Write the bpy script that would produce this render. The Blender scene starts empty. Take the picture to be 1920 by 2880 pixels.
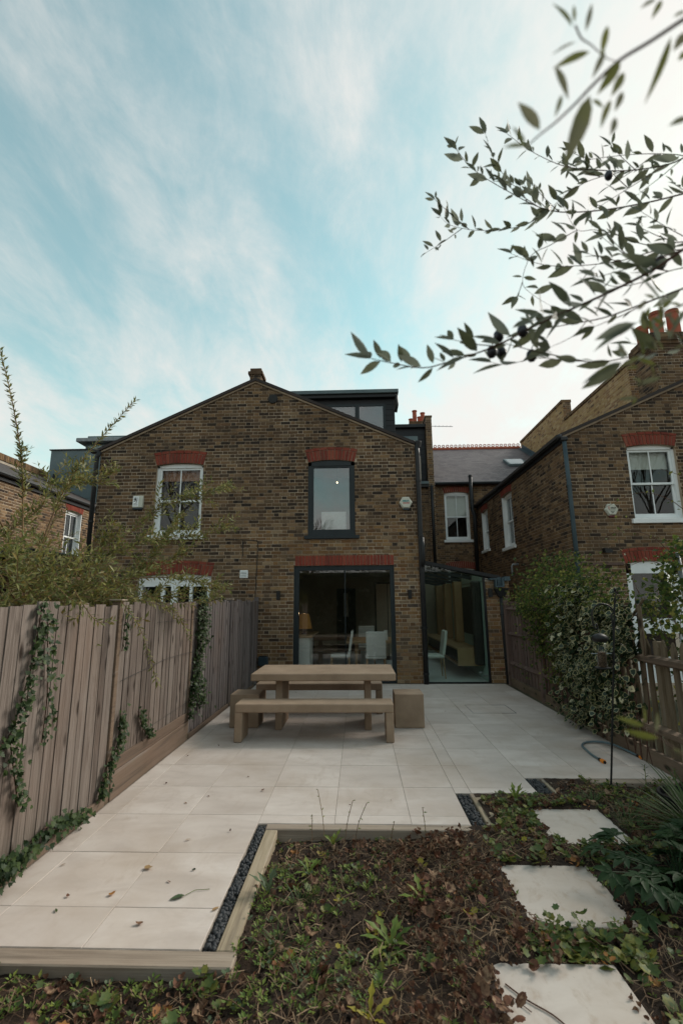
import bpy, bmesh, math, random
import numpy as np
from mathutils import Vector, Matrix
R = random.Random(11)
RN = np.random.default_rng(5)
SC = bpy.context.scene
COL = SC.collection
rad = math.radians

# ---------------------------------------------------------------- camera
cam_d = bpy.data.cameras.new('camera'); cam = bpy.data.objects.new('camera', cam_d); COL.objects.link(cam)
cam_d.sensor_fit = 'VERTICAL'; cam_d.sensor_height = 36; cam_d.sensor_width = 24; cam_d.lens = 16.432
cam_d.clip_start = .05; cam_d.clip_end = 600
cam_d.dof.use_dof = True; cam_d.dof.focus_distance = 7.5; cam_d.dof.aperture_fstop = 3.2
def cam_axes(pi, ya, ro):
    f = Vector((-math.sin(ya)*math.cos(pi), math.cos(ya)*math.cos(pi), math.sin(pi)))
    r = Vector((math.cos(ya), math.sin(ya), 0)); u = r.cross(f)
    return math.cos(ro)*r+math.sin(ro)*u, math.cos(ro)*u-math.sin(ro)*r, f
CAM = Vector((0, 0, 1.6))
_r, _u, _f = cam_axes(.19284, .034104, -.0079877)
cam.matrix_world = Matrix(((_r.x, _u.x, -_f.x, 0), (_r.y, _u.y, -_f.y, 0), (_r.z, _u.z, -_f.z, 1.6), (0, 0, 0, 1)))
SC.camera = cam

# ---------------------------------------------------------------- sky, sun, exposure
SUN_EL, SUN_AZ = rad(34), rad(58)          # azimuth from +Y towards +X
SUND = Vector((math.sin(SUN_AZ)*math.cos(SUN_EL), math.cos(SUN_AZ)*math.cos(SUN_EL), math.sin(SUN_EL)))
W = bpy.data.worlds.new('World'); SC.world = W; W.use_nodes = True
BIGLOC = (9.0, 7.6, 0); WISPLOC = (1, 2, 0)
def world_nodes():
    t = W.node_tree; t.nodes.clear(); L = t.links.new
    def n(ty, **k):
        a = t.nodes.new(ty)
        for q, v in k.items(): setattr(a, q, v)
        return a
    def m(op, a, b=None, c=None):
        x = n('ShaderNodeMath', operation=op)
        for i, v in enumerate((a, b, c)):
            if v is None: continue
            if isinstance(v, (int, float)): x.inputs[i].default_value = v
            else: L(v, x.inputs[i])
        return x.outputs[0]
    out = n('ShaderNodeOutputWorld'); bg = n('ShaderNodeBackground'); bg.inputs[1].default_value = .1
    sky = n('ShaderNodeTexSky', sky_type='NISHITA', sun_disc=False, sun_elevation=SUN_EL, sun_rotation=SUN_AZ)
    sky.air_density = 1.0; sky.dust_density = .6; sky.ozone_density = 2.0
    tc = n('ShaderNodeTexCoord'); sep = n('ShaderNodeSeparateXYZ'); L(tc.outputs['Generated'], sep.inputs[0])
    z = m('ADD', m('MAXIMUM', sep.outputs[2], 0.0), .32)
    cx = m('DIVIDE', sep.outputs[0], z); cy = m('DIVIDE', sep.outputs[1], z)
    cv = n('ShaderNodeCombineXYZ'); L(cx, cv.inputs[0]); L(cy, cv.inputs[1])
    def noise(sc, det, rough, rot, scl, loc=(0, 0, 0), dist=0):
        mp = n('ShaderNodeMapping'); mp.inputs['Rotation'].default_value = (0, 0, rot); mp.inputs['Scale'].default_value = scl
        mp.inputs['Location'].default_value = loc
        L(cv.outputs[0], mp.inputs[0]); x = n('ShaderNodeTexNoise'); L(mp.outputs[0], x.inputs['Vector'])
        x.inputs['Scale'].default_value = sc; x.inputs['Detail'].default_value = det; x.inputs['Roughness'].default_value = rough
        x.inputs['Distortion'].default_value = dist
        return x.outputs['Fac']
    big = noise(.75, 3, .5, .5, (1, .7, 1), BIGLOC, .3)
    wisp = noise(2.3, 8, .64, rad(-35), (1.0, .55, 1), WISPLOC, .5)
    fine = noise(7.5, 8, .66, rad(-42), (1, .5, 1), (1.3, 0, 0), .35)
    dens = m('ADD', m('ADD', m('MULTIPLY', big, .85), m('MULTIPLY', wisp, 1.0)), m('MULTIPLY', fine, .68))
    # thin high cloud is thicker round the hidden sun
    dt = n('ShaderNodeVectorMath', operation='DOT_PRODUCT'); L(tc.outputs['Generated'], dt.inputs[0]); dt.inputs[1].default_value = SUND
    sunny = m('MAXIMUM', dt.outputs['Value'], 0.0)
    dens = m('ADD', dens, m('MULTIPLY', m('POWER', sunny, 2.0), .18))
    # and towards the horizon, where more of the layer is looked through
    dens = m('ADD', dens, m('MULTIPLY', m('POWER', m('SUBTRACT', 1.0, m('MAXIMUM', sep.outputs[2], 0.0)), 5.0), .8))
    mr = n('ShaderNodeMapRange', interpolation_type='SMOOTHSTEP'); L(dens, mr.inputs[0])
    mr.inputs[1].default_value = .98; mr.inputs[2].default_value = 1.66; mr.inputs[3].default_value = .12; mr.inputs[4].default_value = .96
    tint = n('ShaderNodeMix', data_type='RGBA', blend_type='MULTIPLY'); tint.inputs[0].default_value = 1.0
    L(sky.outputs[0], tint.inputs[6]); tint.inputs[7].default_value = (1.08, 1.29, .82, 1)
    glow = m('ADD', m('MULTIPLY', m('POWER', sunny, 3.0), .45), 3.55)
    cc = n('ShaderNodeMix', data_type='RGBA', blend_type='MULTIPLY'); cc.inputs[0].default_value = 1.0
    cg = n('ShaderNodeCombineXYZ'); L(glow, cg.inputs[0]); L(glow, cg.inputs[1]); L(glow, cg.inputs[2])
    L(cg.outputs[0], cc.inputs[6]); cc.inputs[7].default_value = (1.04, 1.0, .955, 1)
    mx = n('ShaderNodeMix', data_type='RGBA'); L(mr.outputs[0], mx.inputs[0]); L(tint.outputs[2], mx.inputs[6]); L(cc.outputs[2], mx.inputs[7])
    L(mx.outputs[2], bg.inputs[0]); L(bg.outputs[0], out.inputs[0])
world_nodes()
sun_d = bpy.data.lights.new('sun', 'SUN'); sun = bpy.data.objects.new('sun', sun_d); COL.objects.link(sun)
sun_d.energy = 1.5; sun_d.angle = rad(26); sun_d.color = (1, .93, .84)
sun.rotation_euler = (-SUND).to_track_quat('-Z', 'Y').to_euler()
VS = SC.view_settings; VS.view_transform = 'Standard'; VS.look = 'None'; VS.gamma = 1; VS.exposure = 1.26; VS.use_curve_mapping = False
SC.display_settings.display_device = 'sRGB'
SC.render.engine = 'CYCLES'
SC.cycles.use_denoising = True; SC.cycles.max_bounces = 8; SC.cycles.transparent_max_bounces = 16
SC.cycles.use_fast_gi = False; SC.cycles.sample_clamp_indirect = 4

# ---------------------------------------------------------------- materials
MATS = {}
class NT:
    def __init__(s, name):
        s.m = bpy.data.materials.new(name); s.m.use_nodes = True; s.t = s.m.node_tree; s.t.nodes.clear(); s.L = s.t.links.new
        s.out = s.t.nodes.new('ShaderNodeOutputMaterial')
    def n(s, ty, **k):
        a = s.t.nodes.new(ty)
        for q, v in k.items(): setattr(a, q, v)
        return a
    def put(s, sock, v):
        if isinstance(v, bpy.types.NodeSocket): s.L(v, sock)
        else:
            if isinstance(v, tuple) and len(v) == 3 and sock.type == 'RGBA': v = v+(1,)
            sock.default_value = v
    def math(s, op, a, b=None, c=None, clamp=False):
        x = s.n('ShaderNodeMath', operation=op); x.use_clamp = clamp
        for i, v in enumerate((a, b, c)):
            if v is not None: s.put(x.inputs[i], v)
        return x.outputs[0]
    def mix(s, f, a, b, bt='MIX'):
        x = s.n('ShaderNodeMix', data_type='RGBA', blend_type=bt); s.put(x.inputs[0], f); s.put(x.inputs[6], a); s.put(x.inputs[7], b)
        return x.outputs[2]
    def ramp(s, f, cols, pos=None, interp='LINEAR'):
        x = s.n('ShaderNodeValToRGB'); e = x.color_ramp.elements; x.color_ramp.interpolation = interp
        k = len(cols)
        pos = pos or [i/max(1, k-1) for i in range(k)]
        while len(e) < k: e.new(.5)
        for i in range(k): e[i].position = pos[i]; e[i].color = tuple(cols[i])+(1,)
        s.L(f, x.inputs[0]); return x.outputs[0]
    def rng(s, f, a, b, c=0., d=1.):
        x = s.n('ShaderNodeMapRange'); x.clamp = True
        for i, v in enumerate((f, a, b, c, d)): s.put(x.inputs[i], v)
        return x.outputs[0]
    def rnd(s):
        at = s.n('ShaderNodeAttribute'); at.attribute_name = 'rnd'; oi = s.n('ShaderNodeObjectInfo')
        return s.math('FRACT', s.math('ADD', at.outputs['Fac'], oi.outputs['Random']))
    def pos(s, stretch=(1, 1, 1), off=None):
        g = s.n('ShaderNodeNewGeometry'); v = g.outputs['Position']
        if off is not None:
            a = s.n('ShaderNodeVectorMath', operation='ADD'); s.L(v, a.inputs[0])
            c = s.n('ShaderNodeCombineXYZ'); o = s.math('MULTIPLY', off, 37.0)
            s.L(o, c.inputs[0]); s.L(o, c.inputs[1]); s.L(o, c.inputs[2]); s.L(c.outputs[0], a.inputs[1]); v = a.outputs[0]
        mp = s.n('ShaderNodeMapping'); mp.inputs['Scale'].default_value = stretch; s.L(v, mp.inputs[0]); return mp.outputs[0]
    def noise(s, v, sc, det=4, rough=.55, dist=0):
        x = s.n('ShaderNodeTexNoise'); s.L(v, x.inputs['Vector']); x.inputs['Scale'].default_value = sc
        x.inputs['Detail'].default_value = det; x.inputs['Roughness'].default_value = rough; x.inputs['Distortion'].default_value = dist
        return x.outputs['Fac']
    def bump(s, h, st, dist=.01):
        x = s.n('ShaderNodeBump'); x.inputs['Strength'].default_value = st; x.inputs['Distance'].default_value = dist
        s.L(h, x.inputs['Height']); return x.outputs[0]
    def bsdf(s, col, rough=.8, metal=0., spec=.3, nrm=None):
        b = s.n('ShaderNodeBsdfPrincipled'); s.put(b.inputs['Base Color'], col); s.put(b.inputs['Roughness'], rough)
        b.inputs['Metallic'].default_value = metal; b.inputs['Specular IOR Level'].default_value = spec
        if nrm is not None: s.L(nrm, b.inputs['Normal'])
        return b.outputs[0]
    def done(s, sh): s.L(sh, s.out.inputs[0]); MATS[s.m.name] = s.m; return s.m
def pm(name, cols, rough=.8, rw=0., scale=8, det=5, stretch=(1, 1, 1), lo=.3, hi=.7, bump=0., bscale=40, metal=0., spec=.3, own=False, bdist=.01):
    t = NT(name); r = t.rnd()
    v = t.pos(stretch, r if own else None)
    f = t.rng(t.noise(v, scale, det), lo, hi)
    if rw: f = t.math('ADD', t.math('MULTIPLY', f, 1-rw), t.math('MULTIPLY', r, rw))
    c = t.ramp(f, cols)
    nr = t.bump(t.noise(v, bscale, 4), bump, bdist) if bump else None
    return t.done(t.bsdf(c, rough, metal, spec, nr))
def lm(name, cols, trans=.3, rough=.5, spec=.3, noise=.25, back=None):
    t = NT(name); r = t.rnd()
    f = t.math('ADD', t.math('MULTIPLY', r, 1-noise), t.math('MULTIPLY', t.rng(t.noise(t.pos(), 30, 2), .3, .7), noise))
    c = t.ramp(f, cols)
    if back:
        g = t.n('ShaderNodeNewGeometry'); c = t.mix(g.outputs['Backfacing'], c, back)
    b = t.bsdf(c, rough, 0, spec); tr = t.n('ShaderNodeBsdfTranslucent'); t.L(c, tr.inputs[0])
    mx = t.n('ShaderNodeMixShader'); mx.inputs[0].default_value = trans; t.L(b, mx.inputs[1]); t.L(tr.outputs[0], mx.inputs[2])
    return t.done(mx.outputs[0])
def brick_mat(name, cols, soot=.6, sootlo=.42, sootcol=(.02, .016, .013)):
    t = NT(name); r = t.rnd(); v = t.pos()
    c = t.ramp(r, cols)
    grain = t.noise(t.pos((1, 1, 1), r), 34, 4, .65)
    c = t.mix(t.rng(grain, .35, .75, 0., .7), c, t.mix(.5, c, (.02, .015, .011)))
    pale = t.noise(t.pos((1, 1, 1), r), 17, 3, .6)
    c = t.mix(t.rng(pale, .58, .76, 0., .4), c, (.2, .15, .1))
    big = t.noise(v, .55, 4, .6); s_ = t.rng(big, sootlo, sootlo+.25, 0., soot)
    c = t.mix(s_, c, sootcol)
    dr = t.noise(t.pos((2.6, 2.6, .3)), 1.3, 5, .6, .3); c = t.mix(t.rng(dr, .55, .72, 0., .45), c, sootcol); c = t.mix(t.rng(dr, .28, .42, .28, 0.), c, (.26, .19, .13))
    nr = t.bump(t.noise(v, 120, 3), .5, .006)
    return t.done(t.bsdf(c, .92, 0, .15, nr))
brick_mat('old_brick', [(.03, .024, .021), (.055, .04, .03), (.12, .072, .04), (.165, .098, .053), (.04, .031, .026), (.21, .13, .07), (.08, .052, .037), (.25, .165, .092), (.035, .027, .023), (.14, .085, .05)], .3, .5)
brick_mat('stock_brick', [(0.129, 0.071, 0.038), (0.220, 0.122, 0.054), (0.283, 0.167, 0.077), (0.077, 0.058, 0.046), (0.321, 0.206, 0.103), (0.193, 0.096, 0.045), (0.258, 0.167, 0.096), (0.103, 0.071, 0.052), (0.361, 0.258, 0.155)], .12, .55)
brick_mat('brown_brick', [(.10, .064, .041), (.165, .10, .054), (.22, .135, .07), (.05, .037, .029), (.27, .17, .088), (.18, .105, .06), (.31, .21, .12), (.07, .049, .037), (.2, .13, .075)], .2, .52)
brick_mat('yellow_brick', [(.42, .28, .12), (.5, .35, .17), (.36, .22, .1), (.54, .4, .22), (.3, .17, .09), (.46, .31, .14)], .08, .6)
brick_mat('red_brick', [(.23, .05, .034), (.28, .064, .042), (.19, .045, .034), (.3, .078, .05), (.24, .056, .04)], .18, .52)
pm('mortar', [(.22, .165, .115), (.36, .28, .2), (.5, .41, .31)], .95, scale=.9, lo=.35, hi=.65, bump=.4, bscale=200)
pm('mortar_dark', [(.18, .13, .09), (.26, .195, .135), (.34, .26, .185)], .95, scale=2, bump=.4, bscale=200)
pm('white_paint', [(.72, .76, .76), (.80, .83, .83), (.85, .87, .86)], .45, scale=3, bump=.05)
pm('grey_frame', [(.011, .018, .021), (.016, .024, .028)], .42, scale=3)
pm('black_frame', [(.008, .009, .01), (.014, .015, .017)], .4, scale=3)
pm('black_pipe', [(.012, .013, .014), (.024, .025, .026)], .45, scale=4)
pm('blue_pipe', [(.035, .058, .07), (.055, .085, .1)], .5, scale=4)
pm('cladding', [(.016, .018, .021), (.026, .028, .031)], .6, rw=.5, scale=4)
pm('lead', [(.075, .105, .115), (.11, .15, .16), (.15, .19, .195)], .55, rw=.3, scale=1.4)
pm('slate', [(.075, .062, .066), (.11, .092, .096), (.145, .122, .124), (.09, .072, .074)], .62, rw=.7, scale=5, own=True)
pm('slate_old', [(.03, .024, .022), (.055, .042, .038)], .75, rw=.6, scale=6, own=True)
pm('terracotta', [(.3, .075, .04), (.4, .11, .06), (.35, .09, .05)], .75, rw=.4, scale=6)
pm('concrete_cap', [(.3, .26, .21), (.42, .37, .3)], .9, scale=5)
pm('grout', [(.22, .19, .16), (.4, .345, .295)], .95, scale=14)
pm('plaster_dark', [(.32, .26, .19), (.4, .33, .25)], .9, scale=2)
pm('plaster_green', [(.28, .36, .32), (.34, .42, .38)], .9, scale=2)
pm('room_white', [(.55, .55, .52), (.62, .62, .6)], .9, scale=1)
pm('interior_floor', [(.5, .52, .5), (.58, .6, .58)], .5, scale=2)
pm('oak', [(.30, .19, .10), (.38, .25, .135)], .5, scale=6, stretch=(1, 1, .15))
pm('linen', [(.55, .55, .5), (.66, .66, .62)], .9, scale=40)
pm('dark_unit', [(.025, .022, .02), (.045, .04, .036)], .6, scale=3)
pm('black_metal', [(.008, .008, .008), (.02, .019, .018)], .5, scale=20)
pm('alarm_white', [(.5, .5, .42), (.58, .58, .5)], .5, scale=6)
pm('alarm_base', [(.02, .035, .045), (.03, .045, .055)], .3)
pm('alarm_red', [(.1, .01, .02), (.13, .02, .03)], .3)
pm('print_teal', [(.01, .2, .22), (.01, .22, .24)], .5)
pm('print_red', [(.4, .06, .06), (.42, .07, .07)], .5)
pm('print_black', [(.012, .012, .014), (.02, .02, .02)], .5)
pm('blind', [(.5, .5, .46), (.56, .56, .52)], .9, scale=3)
pm('blind_wood', [(.3, .14, .08), (.38, .2, .12)], .8, scale=20, stretch=(.1, .1, 3))
pm('soil', [(.016, .010, .007), (.034, .021, .014), (.055, .034, .022)], .95, scale=9, bump=1., bscale=45, bdist=.02)
pm('ground_soil', [(.03, .03, .014), (.05, .045, .02), (.06, .05, .03)], .95, scale=2)
pm('hose', [(.10, .15, .17), (.14, .19, .21)], .4, scale=10)
pm('hose_end', [(.75, .22, .02), (.8, .26, .03)], .4)
pm('steel', [(.3, .31, .32), (.42, .43, .44)], .35, metal=.8)
pm('pole_grey', [(.2, .22, .23), (.3, .32, .33)], .5)
pm('seed', [(.03, .02, .015), (.12, .08, .05)], .9, scale=160, lo=.45, hi=.55)
pm('pot_black', [(.01, .01, .011), (.02, .02, .022)], .45)
pm('pebble', [(.018, .02, .022), (.035, .037, .04), (.06, .062, .065), (.025, .027, .03)], .6, rw=.8)
pm('bark', [(.06, .045, .035), (.11, .085, .065)], .9, scale=30)
pm('twig_brown', [(.07, .035, .025), (.12, .065, .045)], .8, scale=20)
pm('shrub_stem', [(.10, .055, .03), (.2, .13, .06)], .8, scale=12)
pm('straw', [(.12, .07, .04), (.2, .13, .08), (.3, .21, .13), (.08, .04, .025)], .85, rw=.9)
pm('olive_fruit', [(.008, .007, .014), (.02, .018, .032)], .35, scale=60, spec=.5)
pm('lampshade', [(.5, .24, .05), (.55, .28, .07)], .8)

def stone_tile(name, cols, spots):
    t = NT(name); r = t.rnd(); v = t.pos((1, 1, 1), r); w = t.pos()
    a = t.noise(t.pos((.7, 1.6, 1), r), 2.6, 6, .62, .6); c = t.ramp(t.rng(a, .3, .7), cols)
    d = t.noise(t.pos((1.2, .5, 1), r), 5.5, 6, .65, .9); c = t.mix(t.rng(d, .55, .8, 0., .45), c, (.36, .27, .2))
    c = t.mix(t.math('MULTIPLY', r, .45), c, (.43, .365, .32))
    e = t.noise(w, 1.1, 5, .6); c = t.mix(t.rng(e, .46, .70, 0., .5), c, (.37, .28, .205)); e2 = t.noise(t.pos((1, .6, 1)), 3.3, 6, .7, 1.2); c = t.mix(t.rng(e2, .58, .74, 0., .35), c, (.33, .25, .185))
    g = t.noise(w, 38, 4, .7); c = t.mix(t.rng(g, .66 if spots else .7, .76, 0., .85 if spots else .5), c, (.13, .085, .05))
    if spots:
        k = t.noise(t.pos((1, .5, 1)), 11, 5, .7, .6); c = t.mix(t.rng(k, .54, .72, 0., .5), c, (.3, .215, .145))
    return t.done(t.bsdf(c, t.rng(a, .3, .7, .6, .78), 0, .16, t.bump(t.noise(v, 25, 5), .12, .006)))
stone_tile('paving', [(.49, .425, .38), (.585, .515, .465), (.645, .58, .53)], False)
stone_tile('stepping_stone', [(.45, .4, .355), (.54, .49, .44), (.6, .55, .5)], True)

def wood(name, cols, axis, knots=True, green=.25, tone=.5):
    t = NT(name); r = t.rnd()
    st = [7, 7, 7]; st[axis] = .55
    v = t.pos(tuple(st), r); a = t.noise(v, 3.2, 6, .65, .8)
    st2 = [34, 34, 34]; st2[axis] = .9; b = t.noise(t.pos(tuple(st2), r), 3, 4, .6, .3)
    f = t.math('ADD', t.math('MULTIPLY', t.rng(a, .32, .68), .5), t.math('MULTIPLY', t.rng(b, .34, .66), .5))
    f = t.math('ADD', t.math('MULTIPLY', f, 1-tone), t.math('MULTIPLY', r, tone))
    c = t.ramp(f, cols)
    w = t.noise(t.pos((1, 1, .6)), 1.3, 4); c = t.mix(t.rng(w, .5, .72, 0., .4), c, (.16, .095, .062))
    if knots:
        ks = [7.5, 7.5, 7.5]; ks[axis] = 3.2
        vo = t.n('ShaderNodeTexVoronoi'); vo.inputs['Scale'].default_value = 1.; t.L(t.pos(tuple(ks), r), vo.inputs['Vector'])
        c = t.mix(t.rng(vo.outputs['Distance'], .10, .24, .95, 0.), c, (.03, .02, .015))
    sk = t.noise(t.pos(tuple(9 if i != axis else .35 for i in range(3)), r), 1.6, 5, .6, .4); c = t.mix(t.rng(sk, .52, .72, 0., .6), c, (.05, .038, .032)); c = t.mix(t.rng(sk, .28, .42, .45, 0.), c, (.3, .265, .24))
    g = t.n('ShaderNodeNewGeometry'); sp = t.n('ShaderNodeSeparateXYZ'); t.L(g.outputs['Position'], sp.inputs[0])
    mz = t.rng(sp.outputs[2], .0, .4, green, 0.); c = t.mix(t.math('MULTIPLY', mz, t.rng(t.noise(t.pos(), 3, 4), .4, .6)), c, (.06, .062, .03))
    return t.done(t.bsdf(c, .85, 0, .2, t.bump(b, .35, .006)))
wood('fence_wood', [(.042, .033, .028), (.092, .072, .061), (.14, .112, .096), (.215, .179, .155), (.105, .082, .069), (.27, .233, .205)], 2, True, .25, .42)
wood('fence_wood_grey', [(.085, .072, .07), (.125, .107, .104), (.175, .15, .145), (.22, .19, .185)], 2)
wood('fence_wood_red', [(.07, .045, .038), (.10, .065, .055), (.14, .095, .08), (.17, .12, .105)], 2)
wood('picket_wood', [(.10, .075, .045), (.15, .115, .075), (.2, .155, .105), (.24, .19, .13)], 2, True, .5)
wood('rail_wood', [(.12, .082, .055), (.17, .12, .085), (.22, .16, .115)], 1, True, .4)
wood('board_wood', [(.12, .082, .06), (.17, .12, .09), (.22, .16, .122)], 1, False, .15)
wood('sleeper_x', [(.23, .185, .14), (.31, .25, .195), (.38, .315, .25), (.43, .365, .3)], 0, False, 0, .35)
wood('sleeper_y', [(.25, .2, .135), (.34, .275, .19), (.42, .345, .25), (.47, .4, .3)], 1, False, 0, .35)

def concrete():
    t = NT('tan_concrete'); v = t.pos(); a = t.noise(v, 3.5, 6, .6)
    c = t.ramp(t.rng(a, .25, .75), [(.25, .175, .118), (.30, .216, .15), (.345, .25, .175), (.375, .275, .195)])
    b = t.noise(v, 150, 3, .7); c = t.mix(t.rng(b, .62, .72, 0., .3), c, (.16, .115, .07)); d = t.noise(v, 1.7, 6, .65, .5); c = t.mix(t.rng(d, .54, .7, 0., .35), c, (.19, .135, .09)); c = t.mix(t.rng(t.noise(v, 9, 5, .7), .6, .75, 0., .3), c, (.42, .33, .25))
    return t.done(t.bsdf(c, .75, 0, .3, t.bump(t.noise(v, 60, 5), .12, .004)))
concrete()
def glass(name, tint, f0, rough=0.0):
    t = NT(name); lw = t.n('ShaderNodeLayerWeight'); lw.inputs[0].default_value = .5
    fac = t.math('ADD', f0, t.math('MULTIPLY', t.math('POWER', lw.outputs['Facing'], 5.0), 1-f0))
    tr = t.n('ShaderNodeBsdfTransparent'); tr.inputs[0].default_value = tint+(1,)
    gl = t.n('ShaderNodeBsdfGlossy'); gl.inputs['Roughness'].default_value = rough; gl.inputs['Color'].default_value = (.95, .97, 1, 1)
    mx = t.n('ShaderNodeMixShader'); t.L(fac, mx.inputs[0]); t.L(tr.outputs[0], mx.inputs[1]); t.L(gl.outputs[0], mx.inputs[2])
    return t.done(mx.outputs[0])
glass('glass', (.92, .94, .93), .03)
glass('glass_dbl', (.93, .945, .945), .05)
glass('glass_green', (.87, .925, .90), .03)
glass('glass_sky', (.9, .92, .92), .10)
glass('glass_clear', (.95, .96, .94), .025)
def emit(name, col, st):
    t = NT(name); e = t.n('ShaderNodeEmission'); e.inputs[0].default_value = col+(1,); e.inputs[1].default_value = st; return t.done(e.outputs[0])
emit('bulb', (1, .7, .4), 5)
def lit_shade():
    t = NT('lit_shade'); b = t.bsdf((.24, .115, .026), .8); e = t.n('ShaderNodeEmission'); e.inputs[0].default_value = (1, .5, .12, 1); e.inputs[1].default_value = .0122
    a = t.n('ShaderNodeAddShader'); t.L(b, a.inputs[0]); t.L(e.outputs[0], a.inputs[1]); return t.done(a.outputs[0])
lit_shade()
# foliage
lm('olive_leaf', [(.05, .06, .03), (.085, .095, .05), (.15, .165, .11), (.10, .11, .068), (.065, .072, .036)], .42, .45, .4, back=(.2, .22, .17))
lm('olive_leaf_near', [(.10, .11, .025), (.15, .16, .04), (.14, .14, .08), (.2, .19, .12)], .5, .45, .4, back=(.17, .18, .09))
lm('willow_leaf', [(.06, .085, .026), (.11, .135, .038), (.17, .18, .05), (.26, .24, .07), (.09, .12, .045), (.24, .17, .045), (.075, .10, .036), (.36, .33, .15), (.07, .09, .03)], .4, .5)
lm('ivy_leaf', [(.014, .028, .012), (.022, .042, .016), (.035, .06, .02), (.055, .085, .025), (.018, .03, .015)], .2, .5, .2)
lm('climber_leaf', [(.015, .027, .009), (.03, .052, .014), (.055, .09, .02), (.12, .15, .03), (.02, .034, .012), (.24, .23, .06), (.04, .065, .018)], .3, .65, .12)
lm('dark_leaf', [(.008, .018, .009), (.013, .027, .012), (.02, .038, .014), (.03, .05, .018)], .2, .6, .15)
lm('hellebore_leaf', [(.014, .034, .012), (.022, .046, .016), (.034, .062, .02)], .15, .5, .14)
lm('geranium_leaf', [(.045, .078, .02), (.075, .115, .028), (.125, .155, .034), (.055, .09, .025), (.22, .21, .04), (.06, .105, .035), (.09, .13, .035)], .3, .5)
lm('weed_leaf', [(.065, .11, .022), (.10, .165, .034), (.15, .215, .04), (.23, .26, .052), (.12, .175, .05)], .35, .5)
lm('pale_weed', [(.08, .12, .06), (.12, .16, .09), (.06, .1, .045)], .3, .55)
lm('yellow_leaf', [(.3, .26, .02), (.36, .3, .04), (.25, .22, .04)], .35, .5)
lm('orange_leaf', [(.3, .13, .03), (.36, .17, .05), (.28, .1, .04)], .3, .6)
lm('dead_leaf', [(.075, .031, .02), (.12, .051, .031), (.17, .082, .05), (.045, .021, .014), (.24, .14, .085), (.09, .038, .024), (.34, .22, .135), (.055, .024, .016), (.15, .066, .04), (.2, .085, .045)], .2, .75, .2)
lm('fallen_brown', [(.1, .05, .03), (.16, .085, .045), (.2, .11, .06)], .2, .75, .2)
lm('fallen_tan', [(.3, .18, .08), (.36, .24, .12)], .2, .75, .2)
lm('grass_blade', [(.03, .06, .015), (.05, .09, .02), (.07, .11, .03)], .3, .45)
lm('added_hedge', [(.012, .02, .009), (.02, .032, .013), (.028, .04, .016)], .15, .6)
def variegated():
    t = NT('variegated_leaf'); at = t.n('ShaderNodeAttribute'); at.attribute_name = 'edge'; r = t.rnd()
    e = t.math('ADD', at.outputs['Fac'], t.math('MULTIPLY', t.math('SUBTRACT', t.noise(t.pos(), 45, 3), .5), .55))
    green = t.ramp(r, [(.015, .032, .016), (.03, .05, .03), (.022, .042, .015), (.04, .065, .045)]); cream = t.ramp(r, [(.46, .43, .24), (.38, .36, .15), (.56, .52, .34)])
    th = t.math('SUBTRACT', .78, t.math('MULTIPLY', t.math('GREATER_THAN', r, .9), .6))
    c = t.mix(t.rng(t.math('SUBTRACT', e, th), -.04, .1), green, cream)
    b = t.bsdf(c, .4, 0, .4); tr = t.n('ShaderNodeBsdfTranslucent'); t.L(c, tr.inputs[0])
    mx = t.n('ShaderNodeMixShader'); mx.inputs[0].default_value = .25; t.L(b, mx.inputs[1]); t.L(tr.outputs[0], mx.inputs[2])
    return t.done(mx.outputs[0])
variegated()

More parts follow.
